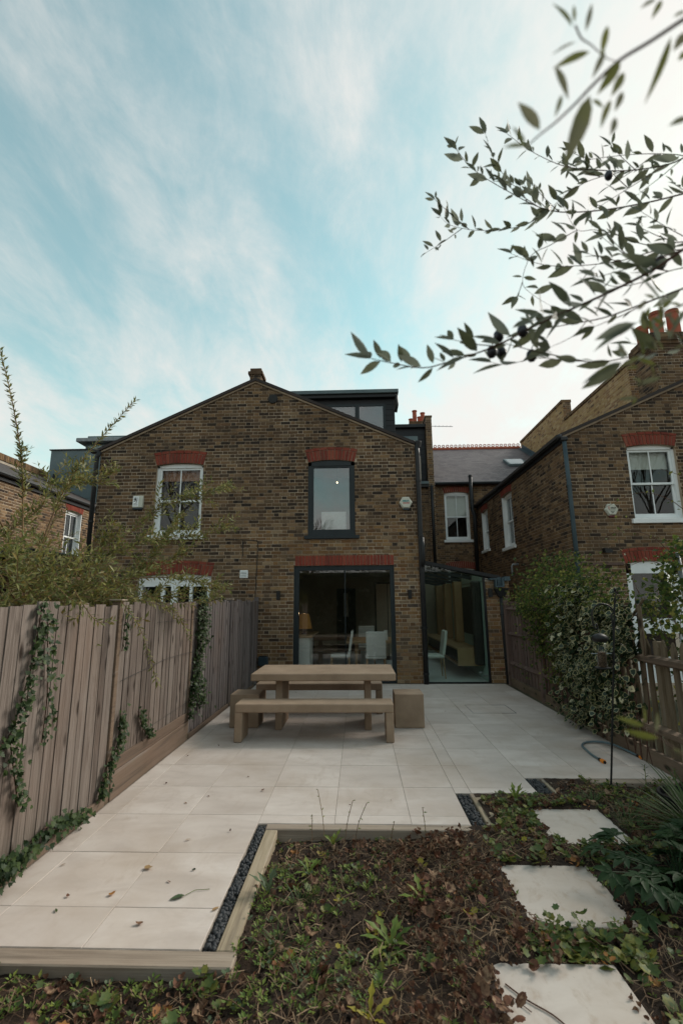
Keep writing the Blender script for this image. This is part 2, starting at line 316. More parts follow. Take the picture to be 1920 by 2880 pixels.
# ---------------------------------------------------------------- building helpers
WM = {}
def tag(o, label=None, cat=None, group=None, kind=None):
    if label: o['label'] = label
    if cat: o['category'] = cat
    if group: o['group'] = group
    if kind: o['kind'] = kind
    return o
def link(name, data, mat=None, parent=None, M=None):
    o = bpy.data.objects.new(name, data); COL.objects.link(o)
    M = M or Matrix.Identity(4)
    if mat and data is not None and not data.materials: data.materials.append(MATS[mat])
    if parent is not None:
        o.parent = parent; o.matrix_parent_inverse = WM[parent.name].inverted()
    o.matrix_basis = M; WM[o.name] = M.copy()
    return o
def empty(name, loc, label=None, cat=None, group=None, kind=None, parent=None):
    o = link(name, None, None, parent, Matrix.Translation(loc)); o.empty_display_size = .1
    return tag(o, label, cat, group, kind)
class MB:
    def __init__(s): s.v = []; s.f = []; s.r = []
    def add(s, vs, fs, r=0.):
        k = len(s.v); s.v += [tuple(a) for a in vs]; s.f += [tuple(k+i for i in q) for q in fs]; s.r += [r]*len(fs)
    def box(s, a, b, r=0., ch=0.):
        x0, y0, z0 = a; x1, y1, z1 = b
        if ch <= 0:
            s.add([(x0, y0, z0), (x1, y0, z0), (x1, y1, z0), (x0, y1, z0), (x0, y0, z1), (x1, y0, z1), (x1, y1, z1), (x0, y1, z1)],
                  [(0, 3, 2, 1), (4, 5, 6, 7), (0, 1, 5, 4), (1, 2, 6, 5), (2, 3, 7, 6), (3, 0, 4, 7)], r); return
        bm = bmesh.new(); bmesh.ops.create_cube(bm, size=1)
        for v in bm.verts: v.co = Vector(((x0+x1)/2+v.co.x*(x1-x0), (y0+y1)/2+v.co.y*(y1-y0), (z0+z1)/2+v.co.z*(z1-z0)))
        bmesh.ops.bevel(bm, geom=bm.edges[:], offset=ch, segments=1, affect='EDGES'); bm.verts.index_update()
        s.add([v.co[:] for v in bm.verts], [[v.index for v in f.verts] for f in bm.faces], r); bm.free()
    def prism(s, poly, d0, d1, r=0.):      # poly in (u,v), extruded along local y from d0 (front) to d1
        n = len(poly); vs = [(u, d0, v) for u, v in poly]+[(u, d1, v) for u, v in poly]
        s.add(vs, [tuple(range(n)), tuple(range(2*n-1, n-1, -1))]+[(i, i+n, (i+1) % n+n, (i+1) % n) for i in range(n)], r)
    def tube(s, pts, rad_, seg=6, r=0., cap=True):
        pts = [Vector(p) for p in pts]; n = len(pts); rs = rad_ if isinstance(rad_, (list, tuple)) else [rad_]*n
        vs = []; up = None
        for i, p in enumerate(pts):
            d = (pts[min(i+1, n-1)]-pts[max(i-1, 0)]).normalized()
            if up is None: up = Vector((0, 0, 1)) if abs(d.z) < .9 else Vector((1, 0, 0))
            a = d.cross(up).normalized(); b = a.cross(d).normalized(); up = b
            for k in range(seg):
                t = 2*math.pi*k/seg; vs.append(p+(a*math.cos(t)+b*math.sin(t))*rs[i])
        fs = [(i*seg+k, i*seg+(k+1) % seg, (i+1)*seg+(k+1) % seg, (i+1)*seg+k) for i in range(n-1) for k in range(seg)]
        if cap: fs += [tuple(range(seg-1, -1, -1)), tuple(range((n-1)*seg, n*seg))]
        s.add(vs, fs, r)
    def lathe(s, prof, c, seg=14, r=0.):
        n = len(prof); vs = [(c[0]+q*math.cos(2*math.pi*k/seg), c[1]+q*math.sin(2*math.pi*k/seg), c[2]+z) for q, z in prof for k in range(seg)]
        fs = [(i*seg+k, i*seg+(k+1) % seg, (i+1)*seg+(k+1) % seg, (i+1)*seg+k) for i in range(n-1) for k in range(seg)]
        fs += [tuple(range(seg-1, -1, -1)), tuple(range((n-1)*seg, n*seg))]; s.add(vs, fs, r)
    def mesh(s, name, smooth=False):
        me = bpy.data.meshes.new(name); me.from_pydata(s.v, [], s.f); me.update()
        if any(s.r):
            at = me.attributes.new('rnd', 'FLOAT', 'FACE'); at.data.foreach_set('value', s.r)
        if smooth: me.polygons.foreach_set('use_smooth', [True]*len(me.polygons))
        return me
    def build(s, name, mat, parent=None, M=None, smooth=False):
        return link(name, s.mesh(name, smooth), mat, parent, M)
def B1(name, mat, parent, a, b, ch=0., M=None):
    m = MB(); m.box(a, b, 0., ch); return m.build(name, mat, parent, M)
def tri_mesh(name, V, T, rnd=None, edge=None):
    me = bpy.data.meshes.new(name); V = np.asarray(V, np.float32); T = np.asarray(T, np.int32)
    me.vertices.add(len(V)); me.vertices.foreach_set('co', V.ravel()); me.loops.add(T.size); me.loops.foreach_set('vertex_index', T.ravel())
    me.polygons.add(len(T)); me.polygons.foreach_set('loop_start', np.arange(0, T.size, 3, dtype=np.int32))
    me.update(calc_edges=True)
    if rnd is not None: me.attributes.new('rnd', 'FLOAT', 'FACE').data.foreach_set('value', np.asarray(rnd, np.float32))
    if edge is not None: me.attributes.new('edge', 'FLOAT', 'POINT').data.foreach_set('value', np.asarray(edge, np.float32))
    return me
# leaf templates: x along the leaf, y across, z up -> (verts, tris, edge)
def t_lens(w=.25, fold=.08, curl=0., n=1):
    if n == 1:
        v = [(0, 0, 0), (.45, -w/2, fold), (1, 0, -curl), (.45, w/2, fold)]; return np.array(v), np.array([(0, 1, 2), (0, 2, 3)]), np.array([0, 1, 1, 1.])
    xs = np.linspace(0, 1, n+1); v = []; T = []
    for x in xs:
        h = w/2*math.sin(math.pi*min(1, x**.85))*(1.-.12*x); zz = -curl*x*x
        v += [(x, -h, fold*h/w*2+zz), (x, 0, zz), (x, h, fold*h/w*2+zz)]
    for i in range(n):
        a = i*3
        for q in (0, 1): T += [(a+q, a+q+3, a+q+4), (a+q, a+q+4, a+q+1)]
    return np.array(v), np.array(T), np.array([1, 0, 1.]*(n+1))
def t_fan(rim, lift=.06, c=(.4, 0)):
    v = [(c[0], c[1], 0)]+[(x, y, lift*((x-c[0])**2+(y-c[1])**2)*2) for x, y in rim]; n = len(rim)
    return np.array(v), np.array([(0, 1+i, 1+(i+1) % n) for i in range(n)]), np.array([0.]+[1.]*n)
IVY = t_fan([(0, 0), (.02, -.3), (.2, -.52), (.38, -.3), (.62, -.36), (.68, -.18), (1, 0), (.68, .18), (.62, .36), (.38, .3), (.2, .52), (.02, .3)], .12, (.36, 0))
IVYV = t_fan([(0, 0), (-.02, -.22), (.12, -.42), (.4, -.33), (.6, -.34), (.8, -.14), (1.02, 0), (.8, .14), (.6, .34), (.4, .33), (.12, .42), (-.02, .22)], .1, (.38, 0))
def _round(k, deep):
    o = []
    for i in range(k*2):
        a = math.pi*(1-2*(i+.5)/(k*2)*.94-.03); q = .5*(1 if i % 2 else 1-deep); o.append((.45+q*math.cos(a), q*math.sin(a)))
    return [(0.08, 0)]+o
GERA = t_fan(_round(6, .28), .18, (.4, 0)); ROUND = t_fan(_round(8, .12), -.2, (.45, 0))
LENS = t_lens(.28, .06); LENSN = t_lens(.27, .05); LENS4 = t_lens(.34, .05, .08, 5); DEADF = t_fan([(0, 0), (.1, -.26), (.4, -.38), (.7, -.22), (1, .02), (.75, .3), (.45, .28), (.15, .3)], .3, (.45, 0)); DEAD = t_fan([(0, 0), (.1, -.26), (.4, -.38), (.7, -.22), (1, .02), (.75, .3), (.45, .28), (.15, .3)], .9, (.45, 0))
BLADE = t_lens(.05, .01, .35, 4)
def dandelion(n=7):
    v = []; T = []
    for i in range(n+1):
        x = i/n; h = .16*(.25+.75*x)*(1-max(0, x-.8)*4.5) ; z = .10*math.sin(x*3)
        h2 = h*(1.0 if i % 2 else .42)
        v += [(x, -h2, z+.02), (x, 0, z), (x, h2, z+.02)]
    for i in range(n):
        a = i*3
        for q in (0, 1): T += [(a+q, a+q+3, a+q+4), (a+q, a+q+4, a+q+1)]
    return np.array(v), np.array(T), np.array([1, 0, 1.]*(n+1))
DAND = dandelion()
def palm(k=5):
    V = []; T = []; E = []
    b, t, e = t_lens(.42, .08, .14, 4)
    for i in range(k):
        a = (i/(k-1)-.5)*rad(170); s = .62+.38*math.cos(a*.9); c_, s_ = math.cos(a), math.sin(a)
        V.append(np.stack([b[:, 0]*c_*s-b[:, 1]*s_*s, b[:, 0]*s_*s+b[:, 1]*c_*s, b[:, 2]*s], 1)); T.append(t+i*len(b)); E.append(e)
    return np.concatenate(V), np.concatenate(T), np.concatenate(E)
PALM = palm()
def frames(pos, d, nrm, size):
    pos = np.asarray(pos, float); d = np.asarray(d, float); nrm = np.asarray(nrm, float)
    d = d/np.maximum(np.linalg.norm(d, axis=1, keepdims=True), 1e-6)
    y = np.cross(nrm, d); l = np.linalg.norm(y, axis=1, keepdims=True)
    y = np.where(l < 1e-3, np.cross(np.array([[.3, .5, .8]]), d), y); y /= np.maximum(np.linalg.norm(y, axis=1, keepdims=True), 1e-6)
    z = np.cross(d, y); s = np.asarray(size, float).reshape(-1, 1)
    return pos, d*s, y*s, z*s
def scatter_mesh(name, tmpl, fr):
    p, x, y, z = fr; tv, tt, te = tmpl; n = len(p); k = len(tv)
    V = p[:, None, :]+tv[None, :, 0:1]*x[:, None, :]+tv[None, :, 1:2]*y[:, None, :]+tv[None, :, 2:3]*z[:, None, :]
    T = tt[None]+(np.arange(n)*k)[:, None, None]
    return tri_mesh(name, V.reshape(-1, 3), T.reshape(-1, 3), np.repeat(RN.random(n), len(tt)), np.tile(te, n))
TM = {}
def leaf_objs(name, tmpl, fr, mat, parent, key):
    if (key, mat) not in TM:
        me = tri_mesh(key, tmpl[0], tmpl[1], None, tmpl[2]); me.materials.append(MATS[mat]); TM[(key, mat)] = me
    me = TM[(key, mat)]
    for p, x, y, z in zip(*fr):
        link(name, me, None, parent, Matrix(((x[0], y[0], z[0], p[0]), (x[1], y[1], z[1], p[1]), (x[2], y[2], z[2], p[2]), (0, 0, 0, 1))))
def leaves(parent, tmpl, fr, mat, key, nind=0, name='leaf', rest='foliage'):
    """the nind leaves that show largest are objects, the others one stuff part"""
    p = fr[0]
    if nind:
        s = np.linalg.norm(fr[1], axis=1)/np.linalg.norm(p-np.array(CAM), axis=1); o = np.argsort(-s); a, b = o[:nind], o[nind:]
        leaf_objs(name, tmpl, tuple(q[a] for q in fr), mat, parent, key)
        if len(b) == 0: return
        fr = tuple(q[b] for q in fr)
    me = scatter_mesh(rest, tmpl, fr); return tag(link(rest, me, mat, parent), kind='stuff')
def along(pts, n):
    P = np.array(pts, float); seg = np.linalg.norm(np.diff(P, axis=0), axis=1); cum = np.concatenate([[0], np.cumsum(seg)])
    t = np.linspace(0, cum[-1], n); i = np.clip(np.searchsorted(cum, t, 'right')-1, 0, len(seg)-1)
    f = ((t-cum[i])/np.maximum(seg[i], 1e-9))[:, None]
    return P[i]*(1-f)+P[i+1]*f, (P[i+1]-P[i])/np.maximum(seg[i], 1e-9)[:, None]
def smooth_path(pts, k=5):
    P = [Vector(p) for p in pts]; o = []
    for i in range(len(P)-1):
        a = P[max(i-1, 0)]; b = P[i]; c = P[i+1]; d = P[min(i+2, len(P)-1)]
        for j in range(k):
            t = j/k; o.append(.5*((2*b)+(c-a)*t+(2*a-5*b+4*c-d)*t*t+(3*b-a-3*c+d)*t**3))
    return o+[P[-1]]
# ---------------------------------------------------------------- brickwork
CO = .0753; BH = .0622; SL = .2130; HL = .1000; JT = .0122; PER = SL+HL+2*JT
def FR(origin, ux):
    ux = Vector(ux); y = Vector((0, 0, 1)).cross(ux); o = Vector(origin)
    return Matrix(((ux.x, y.x, 0, o.x), (ux.y, y.y, 0, o.y), (0, 0, 1, o.z), (0, 0, 0, 1)))
def clip(poly, outline):
    for i in range(len(outline)):
        a = outline[i]; b = outline[(i+1) % len(outline)]
        def side(p): return (b[0]-a[0])*(p[1]-a[1])-(b[1]-a[1])*(p[0]-a[0])
        o = []
        for j in range(len(poly)):
            p = poly[j]; q = poly[(j+1) % len(poly)]; sp, sq = side(p), side(q)
            if sp >= -1e-9: o.append(p)
            if (sp > 1e-9 and sq < -1e-9) or (sp < -1e-9 and sq > 1e-9):
                t = sp/(sp-sq); o.append((p[0]+(q[0]-p[0])*t, p[1]+(q[1]-p[1])*t))
        poly = o
        if len(poly) < 3: return []
    return poly
def sub_rect(r, h):
    x0, x1, z0, z1 = r; a0, a1, b0, b1 = h
    if x1 <= a0 or x0 >= a1 or z1 <= b0 or z0 >= b1: return [r]
    o = []
    if x0 < a0: o.append((x0, a0, z0, z1))
    if x1 > a1: o.append((a1, x1, z0, z1))
    m0, m1 = max(x0, a0), min(x1, a1)
    if z0 < b0: o.append((m0, m1, z0, b0))
    if z1 > b1: o.append((m0, m1, b1, z1))
    return o
def brick_poly(mb, poly, d, dep, r, ch=.004):
    """front face slightly inset from the body: 12 to 20 triangles"""
    n = len(poly); cx = sum(p[0] for p in poly)/n; cz = sum(p[1] for p in poly)/n
    w = max(p[0] for p in poly)-min(p[0] for p in poly); h = max(p[1] for p in poly)-min(p[1] for p in poly)
    kx = 1-2*ch/max(w, .02); kz = 1-2*ch/max(h, .02)
    f = [(cx+(p[0]-cx)*kx, -d, cz+(p[1]-cz)*kz) for p in poly]; m = [(p[0], -d+.003, p[1]) for p in poly]; b = [(p[0], dep, p[1]) for p in poly]
    fs = [tuple(range(n))]+[(i+n, (i+1) % n+n, (i+1) % n, i) for i in range(n)]+[(i+2*n, (i+1) % n+2*n, (i+1) % n+n, i+n) for i in range(n)]
    mb.add(f+m+b, [q for q in fs], r)
BM = {}
def brick_mesh(L, k, mat):
    key = (L, k, mat)
    if key not in BM:
        rr = random.Random(hash((round(L*1000), k))); m = MB(); j = lambda: rr.uniform(-.0025, .0025)
        brick_poly(m, [(j(), j()), (L+j(), j()), (L+j(), BH+j()), (j(), BH+j())], .0055+rr.uniform(0, .003), .004, 0.)
        me = m.mesh('brick'); me.materials.append(MATS[mat]); BM[key] = me
    return BM[key]
def brickwall(house, M, outline, holes, bholes, matf, nind, mortar='mortar', depth=.11, name='wall', u0=None, course=CO):
    """outline: convex polygon counter-clockwise in (u,v); holes cut the wall, bholes only the bricks"""
    us = [p[0] for p in outline]; vs = [p[1] for p in outline]; ua, ub, va, vb = min(us), max(us), min(vs), max(vs)
    mb = MB(); zs = sorted({va, vb, *[z for h in holes for z in h[2:] if va < z < vb]})
    for z0, z1 in zip(zs, zs[1:]):
        for rc in [x for x in [(ua, ub, z0, z1)]]:
            rs = [rc]
            for h in holes: rs = [q for r_ in rs for q in sub_rect(r_, h)]
            for x0, x1, a, b in rs:
                p = clip([(x0, a), (x1, a), (x1, b), (x0, b)], outline)
                if p: mb.add([(u, 0, v) for u, v in p], [tuple(range(len(p)))])
    for x0, x1, z0, z1 in holes:
        mb.add([(x0, 0, z0), (x0, depth, z0), (x0, depth, z1), (x0, 0, z1)], [(0, 1, 2, 3)]); mb.add([(x1, 0, z0), (x1, 0, z1), (x1, depth, z1), (x1, depth, z0)], [(0, 1, 2, 3)])
        mb.add([(x0, 0, z1), (x0, depth, z1), (x1, depth, z1), (x1, 0, z1)], [(0, 1, 2, 3)]); mb.add([(x0, 0, z0), (x1, 0, z0), (x1, depth, z0), (x0, depth, z0)], [(0, 1, 2, 3)])
    wall = mb.build(name, mortar, house, M)
    whole = []; rest = {}; cuts = holes+bholes
    row = 0; v = math.floor(va/course)*course
    while v < vb:
        u = (math.floor(ua/PER)*PER if u0 is None else u0)-(PER/2 if row % 2 else 0)+R.uniform(-.012, .012)-PER
        k = 0
        while u < ub:
            L = SL if k % 2 == 0 else HL; a, b = u, u+L; u += L+JT; k += 1
            if b <= ua+.004 or a >= ub-.004: continue
            rs = [(a, b, v+.0065, v+.0065+BH)]
            for h in cuts: rs = [q for r_ in rs for q in sub_rect(r_, h)]
            mt = matf((a+b)/2, v)
            for q in rs:
                if q[1]-q[0] < .015 or q[3]-q[2] < .014: continue
                p = clip([(q[0], q[2]), (q[1], q[2]), (q[1], q[3]), (q[0], q[3])], outline)
                if len(p) < 3: continue
                w = max(x for x, _ in p)-min(x for x, _ in p); hh = max(y for _, y in p)-min(y for _, y in p)
                if w < .018 or hh < .012: continue
                if len(p) == 4 and abs(w-L) < 1e-6 and abs(hh-BH) < 1e-6: whole.append((q[0], q[2], L, mt))
                else: rest.setdefault(mt, []).append(p)
        v += course; row += 1
    if nind:
        whole.sort(key=lambda w: (M @ Vector((w[0], 0, w[1]))-CAM).length)
    for i, (a, z, L, mt) in enumerate(whole):
        if i < nind:
            o = link('brick', brick_mesh(L, R.randrange(6), mt), None, wall, M @ Matrix.Translation((a, 0, z)))
        else:
            j = lambda: R.uniform(-.0025, .0025)
            rest.setdefault(mt, []).append([(a+j(), z+j()), (a+L+j(), z+j()), (a+L+j(), z+BH+j()), (a+j(), z+BH+j())])
    if rest:
        mb = MB(); mi = []; ms = list(rest)
        for k, mt in enumerate(ms):
            for p in rest[mt]:
                n0 = len(mb.f); brick_poly(mb, p, .0055+R.uniform(0, .003), .004, R.random()); mi += [k]*(len(mb.f)-n0)
        me = mb.mesh('brickwork')
        for mt in ms: me.materials.append(MATS[mt])
        me.polygons.foreach_set('material_index', mi)
        tag(link('brickwork', me, None, wall, M), kind='stuff')
    return wall
def arch(house, M, u0, u1, v, h, rise, n, hood=.0, mat='red_brick', flare=.3):
    """segmental arch of wedge bricks above (u0..u1, v)"""
    w = u1-u0; r = ((w/2)**2+rise**2)/(2*rise); cu, cv = (u0+u1)/2, v+rise-r; a1 = math.asin(w/2/r)*1.0
    tot = h+hood
    def pt(a, q): return (cu+q*math.sin(a), cv+q*math.cos(a))
    mb = MB(); K = 14
    lo = [pt(-a1+2*a1*i/K, r) for i in range(K+1)]; hi = [pt((-a1+2*a1*i/K)*(1+flare*.12), r+tot) for i in range(K+1)]
    for i in range(K): mb.add([(lo[i][0], -.003, lo[i][1]), (lo[i+1][0], -.003, lo[i+1][1]), (hi[i+1][0], -.003, hi[i+1][1]), (hi[i][0], -.003, hi[i][1])], [(0, 1, 2, 3)])
    for i in range(K): mb.add([(lo[i][0], -.003, lo[i][1]), (lo[i][0], .1, lo[i][1]), (lo[i+1][0], .1, lo[i+1][1]), (lo[i+1][0], -.003, lo[i+1][1])], [(0, 1, 2, 3)])
    A = mb.build('arch', 'mortar', house, M)
    def ring(q0, q1, k, sh):
        for i in range(k):
            g = .0062/(q0+q1)*2
            b0 = -a1+2*a1*i/k+g; b1 = -a1+2*a1*(i+1)/k-g; f = 1+flare*.12*((q1-r)/tot); f0 = 1+flare*.12*((q0-r)/tot)
            m = MB(); brick_poly(m, [pt(b0*f0, q0+.003), pt(b1*f0, q0+.003), pt(b1*f, q1-.004), pt(b0*f, q1-.004)], .014+R.uniform(0, .004), .0, 0.)
            m.build('brick', mat, A, M)
    ring(r, r+h, n, 0)
    if hood: ring(r+h+.004, r+tot, max(3, n//2), 0)
    return A
def head_poly(u0, u1, v, rise, drop):
    w = u1-u0; r = ((w/2)**2+rise**2)/(2*rise); cu, cv = (u0+u1)/2, v+rise-r; a1 = math.asin(w/2/r)
    return [(u0, v-drop), (u1, v-drop)]+[(cu+r*math.sin(a1-2*a1*i/8), cv+r*math.cos(a1-2*a1*i/8)) for i in range(9)]
def sash(house, M, u0, u1, v0, v1, mat='white_paint', rise=.05, blind=None, sillw=.08, dep=.085, bars=True, sill=True, label=None, glassm='glass', room=(.6,)):
    """box sash: frame, two sashes, glazing bars, panes, sill; a dark room behind"""
    y = dep; m = MB(); f = .055
    m.box((u0, y-.02, v0), (u0+f, y+.09, v1)); m.box((u1-f, y-.02, v0), (u1, y+.09, v1))
    m.prism(head_poly(u0, u1, v1, rise, .045), y-.02, y+.09); m.box((u0+f, y-.01, v0), (u1-f, y+.09, v0+.05))
    win = m.build('window', mat, house, M)
    if label: tag(win, label)
    vm = (v0+v1)/2-.01; a, b = u0+f, u1-f
    for lo, hi, yy in ((vm-.02, v1-.045, y+.01), (v0+.05, vm+.025, y+.045)):
        s = MB(); s.box((a, yy, lo), (a+.045, yy+.035, hi)); s.box((b-.045, yy, lo), (b, yy+.035, hi))
        s.box((a+.045, yy, hi-.045), (b-.045, yy+.035, hi)); s.box((a+.045, yy, lo), (b-.045, yy+.035, lo+(.045 if lo > v0+.1 else .08)))
        s.build('sash', mat, win, M)
        B1('pane', glassm, win, (a+.04, yy+.015, lo+.03), (b-.04, yy+.021, hi-.03), 0, M)
        if bars: B1('glazing_bar', mat, win, ((a+b)/2-.011, yy-.002, lo+.04), ((a+b)/2+.011, yy+.012, hi-.042), 0, M)
    if blind: B1('blind', blind[0], win, (a+.02, y+.14, v1-.03-blind[1]), (b-.02, y+.15, v1-.03), 0, M)
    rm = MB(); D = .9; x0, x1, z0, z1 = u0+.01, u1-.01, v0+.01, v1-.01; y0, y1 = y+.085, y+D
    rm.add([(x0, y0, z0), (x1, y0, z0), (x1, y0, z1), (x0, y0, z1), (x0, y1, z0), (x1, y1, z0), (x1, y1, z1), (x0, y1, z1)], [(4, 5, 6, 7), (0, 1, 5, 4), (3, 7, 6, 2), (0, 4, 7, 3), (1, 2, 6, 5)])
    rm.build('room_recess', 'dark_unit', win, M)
    if sill: B1('sill', mat if mat != 'white_paint' else 'white_paint', win, (u0-sillw, -.07, v0-.10), (u1+sillw, y-.001, v0-.002), .008, M)
    return win
def pipe(house, pts, r, mat, name='downpipe', collars=(), seg=10):
    m = MB(); m.tube(pts, r, seg); p = m.build(name, mat, house, smooth=True)
    for q in collars:
        m = MB(); m.lathe([(r+.003, -.02), (r+.012, -.018), (r+.012, .018), (r+.003, .02)], q, seg); m.build('pipe_collar', mat, p)
    return p
def text(body, size, mat, parent, M, extr=.0015, bold=0., sx=1.):
    cu = bpy.data.curves.new('lettering', 'FONT'); cu.body = body; cu.size = size; cu.extrude = extr; cu.align_x = 'CENTER'; cu.align_y = 'CENTER'; cu.offset = bold
    o = bpy.data.objects.new('lettering', cu); COL.objects.link(o); dg = bpy.context.evaluated_depsgraph_get()
    me = bpy.data.meshes.new_from_object(o.evaluated_get(dg)); bpy.data.objects.remove(o)
    me.materials.clear()
    return link('lettering', me, mat, parent, M @ Matrix.Rotation(rad(90), 4, 'X') @ Matrix.Diagonal((sx, 1, 1, 1)))

# ================================================================= setting
def plane(name, a, b, z, mat, kind='structure'):
    m = MB(); m.add([(a[0], a[1], z), (b[0], a[1], z), (b[0], b[1], z), (a[0], b[1], z)], [(0, 1, 2, 3)]); return tag(m.build(name, mat), kind=kind)
plane('ground', (-200, -200), (200, 200), -.30, 'ground_soil')
# ---- patio: a grout bed with 60 cm porcelain slabs laid in a grid
XL = [-2.075, -1.908, -1.339, -.77, -.201, .368, .937, 1.506, 2.075, 2.644, 2.885]
YL = [2.535, 2.84, 3.405, 3.97, 4.535, 5.10, 5.65, 6.195, 6.75, 7.35, 7.95, 8.55, 9.15, 9.70, 9.90]
def front_edge(x): return 2.535 if x < -.77 else 3.83 if x < .80 else 4.415 if x < 1.506 else 4.775
m = MB()
for a, b, y in ((-2.09, -.768, 2.532), (-.768, .80, 3.822), (.80, 1.507, 4.412), (1.507, 2.9, 4.772)): m.box((a, y, -.25), (b, 9.93, -.004))
patio = tag(m.build('patio', 'grout'), kind='structure'); WM[patio.name] = Matrix.Identity(4)
TMESH = {}
def slab(x0, x1, y0, y1, par, z=0., g=.0017):
    k = (round(x1-x0, 3), round(y1-y0, 3))
    if k not in TMESH:
        m = MB(); m.box((g, g, -.02), (x1-x0-g, y1-y0-g, 0), 0, .0016); me = m.mesh('paving_slab'); me.materials.append(MATS['paving']); TMESH[k] = me
    return link('paving_slab', TMESH[k], None, par, Matrix.Translation((x0, y0, z+R.uniform(-.0008, .0008))))
for i in range(len(XL)-1):
    cuts = [XL[i], XL[i+1]]
    if cuts[0] < .80 < cuts[1]: cuts = [cuts[0], .80, cuts[1]]
    for c0, c1 in zip(cuts, cuts[1:]):
        fe = front_edge((c0+c1)/2)
        for j in range(len(YL)-1):
            y0, y1 = YL[j], YL[j+1]
            if y1 <= fe+.02: continue
            slab(c0, c1, max(y0, fe), y1, patio, z=.0025 if (abs(y0-7.35) < .01 and c0 > 1.5 and c1 < 2.6) else 0)
# recessed access cover: its thin steel edge
m = MB()
for a, b in (((1.655, 7.36), (2.285, 7.366)), ((1.655, 7.915), (2.285, 7.921)), ((1.655, 7.366), (1.661, 7.915)), ((2.279, 7.366), (2.285, 7.915))): m.box((a[0], a[1], -.004), (b[0], b[1], .0042))
tag(m.build('access_cover_frame', 'black_frame'), 'thin dark outline of a recessed access cover set in the paving', 'access cover')

# ---- soil bed (terrain) with a mounded, lumpy surface
def soil_z(x, y):
    z = -.06+.025*math.sin(2.1*x+1.3*y)+.02*math.sin(4.7*x-3.1*y+1)
    z += .045*math.exp(-((x-.45)/.33)**2-((y-2.6)/1.0)**2)          # dead foliage heap beside the stones
    z += .05*math.exp(-((x+.25)/.35)**2-((y-2.2)/.4)**2)
    z -= .06*math.exp(-((x+.05)/.17)**2-((y-2.78)/.12)**2)          # dug hollow
    z += .07/(1+math.exp(-(x-.5)*9))
    if y < 2.5 and x < -.5: z = -.05+.012*math.sin(x*7)
    for (a, b, c, d) in STONES:
        if a+.025 < x < b-.025 and c+.025 < y < d-.025: return -.03
    return min(z, .03 if x < .5 else .006)
STONES = [(1.29, 1.865, 3.54, 4.115), (.82, 1.385, 2.735, 3.30), (.555, 1.12, 1.92, 2.49)]
nx, ny = 190, 130; V = []; X0, X1, Y0, Y1 = -3.2, 3.6, .2, 4.78
def inbed(x, y):
    return y < 2.40 or (x > -.61 and y < 3.72) or (x > 1.0 and y < 4.32) or (x > 1.72 and y < 4.66)
for j in range(ny+1):
    for i in range(nx+1):
        x = X0+(X1-X0)*i/nx; y = Y0+(Y1-Y0)*j/ny; V.append((x, y, soil_z(x, y)+R.uniform(-.008, .008)+(0 if y > 1.2 else -.0)))
T = []
for j in range(ny):
    for i in range(nx):
        x = X0+(X1-X0)*(i+.5)/nx; y = Y0+(Y1-Y0)*(j+.5)/ny
        if not (y < 2.47 or (x > -.66 and y < 3.78) or (x > .95 and y < 4.38) or (x > 1.66 and y < 4.74)): continue
        a = j*(nx+1)+i; T += [(a, a+1, a+nx+2), (a, a+nx+2, a+nx+1)]
soil = tag(link('soil_bed', tri_mesh('soil_bed', V, T), 'soil'), kind='structure')
m = MB(); m.box((-.775, 2.52, -.2), (-.69, 3.82, -.035)); m.box((.80, 3.83, -.2), (.915, 4.41, -.035)); m.box((1.506, 4.42, -.2), (1.645, 4.77, -.035))
tag(m.build('gravel_trench', 'soil'), kind='structure')
# ---- timber edging sleepers
def sleeper(a, b, mat, label):
    return tag(B1('timber_sleeper', mat, None, a, b, .006), label, 'sleeper', 'timber sleepers edging the bed')
sleeper((-2.3, 2.425, -.13), (-.592, 2.53, .0), 'sleeper_x', 'pale timber sleeper across the very front of the paving, lower left')
sleeper((-.696, 2.532, -.13), (-.606, 3.735, -.002), 'sleeper_y', 'pale timber sleeper running lengthwise beside the long dark pebble strip')
sleeper((-.70, 3.738, -.13), (1.03, 3.822, .0), 'sleeper_x', 'weathered timber sleeper along the far edge of the main soil bed')
sleeper((.917, 3.825, -.13), (1.02, 4.325, .003), 'sleeper_y', 'short timber sleeper beside the middle pebble pocket')
sleeper((.917, 4.328, -.13), (1.64, 4.412, .0), 'sleeper_x', 'timber sleeper crossing behind the green ground cover, middle step')
sleeper((1.645, 4.415, -.13), (1.745, 4.665, .003), 'sleeper_y', 'short timber sleeper beside the farthest pebble pocket')
sleeper((1.645, 4.668, -.13), (2.93, 4.77, .0), 'sleeper_x', 'timber sleeper behind the bird feeder pole, farthest step of the edging')
# ---- dark slate pebbles
def pebble_mesh(k):
    bm = bmesh.new(); bmesh.ops.create_icosphere(bm, subdivisions=1, radius=1); rr = random.Random(k)
    for v in bm.verts: v.co *= rr.uniform(.75, 1.15)
    o = np.array([v.co[:] for v in bm.verts]), np.array([[v.index for v in f.verts] for f in bm.faces]), np.zeros(len(bm.verts)); bm.free(); return o
def pebbles(x0, x1, y0, y1, n, label):
    p = np.stack([RN.uniform(x0+.012, x1-.012, n), RN.uniform(y0+.012, y1-.012, n), RN.uniform(-.034, -.008, n)], 1)
    fr = frames(p, RN.normal(size=(n, 3)), RN.normal(size=(n, 3)), RN.uniform(.010, .019, n))
    fr = (fr[0], fr[1]*RN.uniform(.8, 1.3, (n, 1)), fr[2], fr[3]*.7)
    tag(link('pebbles', scatter_mesh('pebbles', pebble_mesh(int(n)), fr), 'pebble'), label, 'pebbles', None, 'stuff')
pebbles(-.768, -.697, 2.54, 3.815, 700, 'dark slate pebbles filling the long narrow strip')
pebbles(.805, .915, 3.84, 4.405, 420, 'dark slate pebbles in the middle pocket between paving and sleeper')
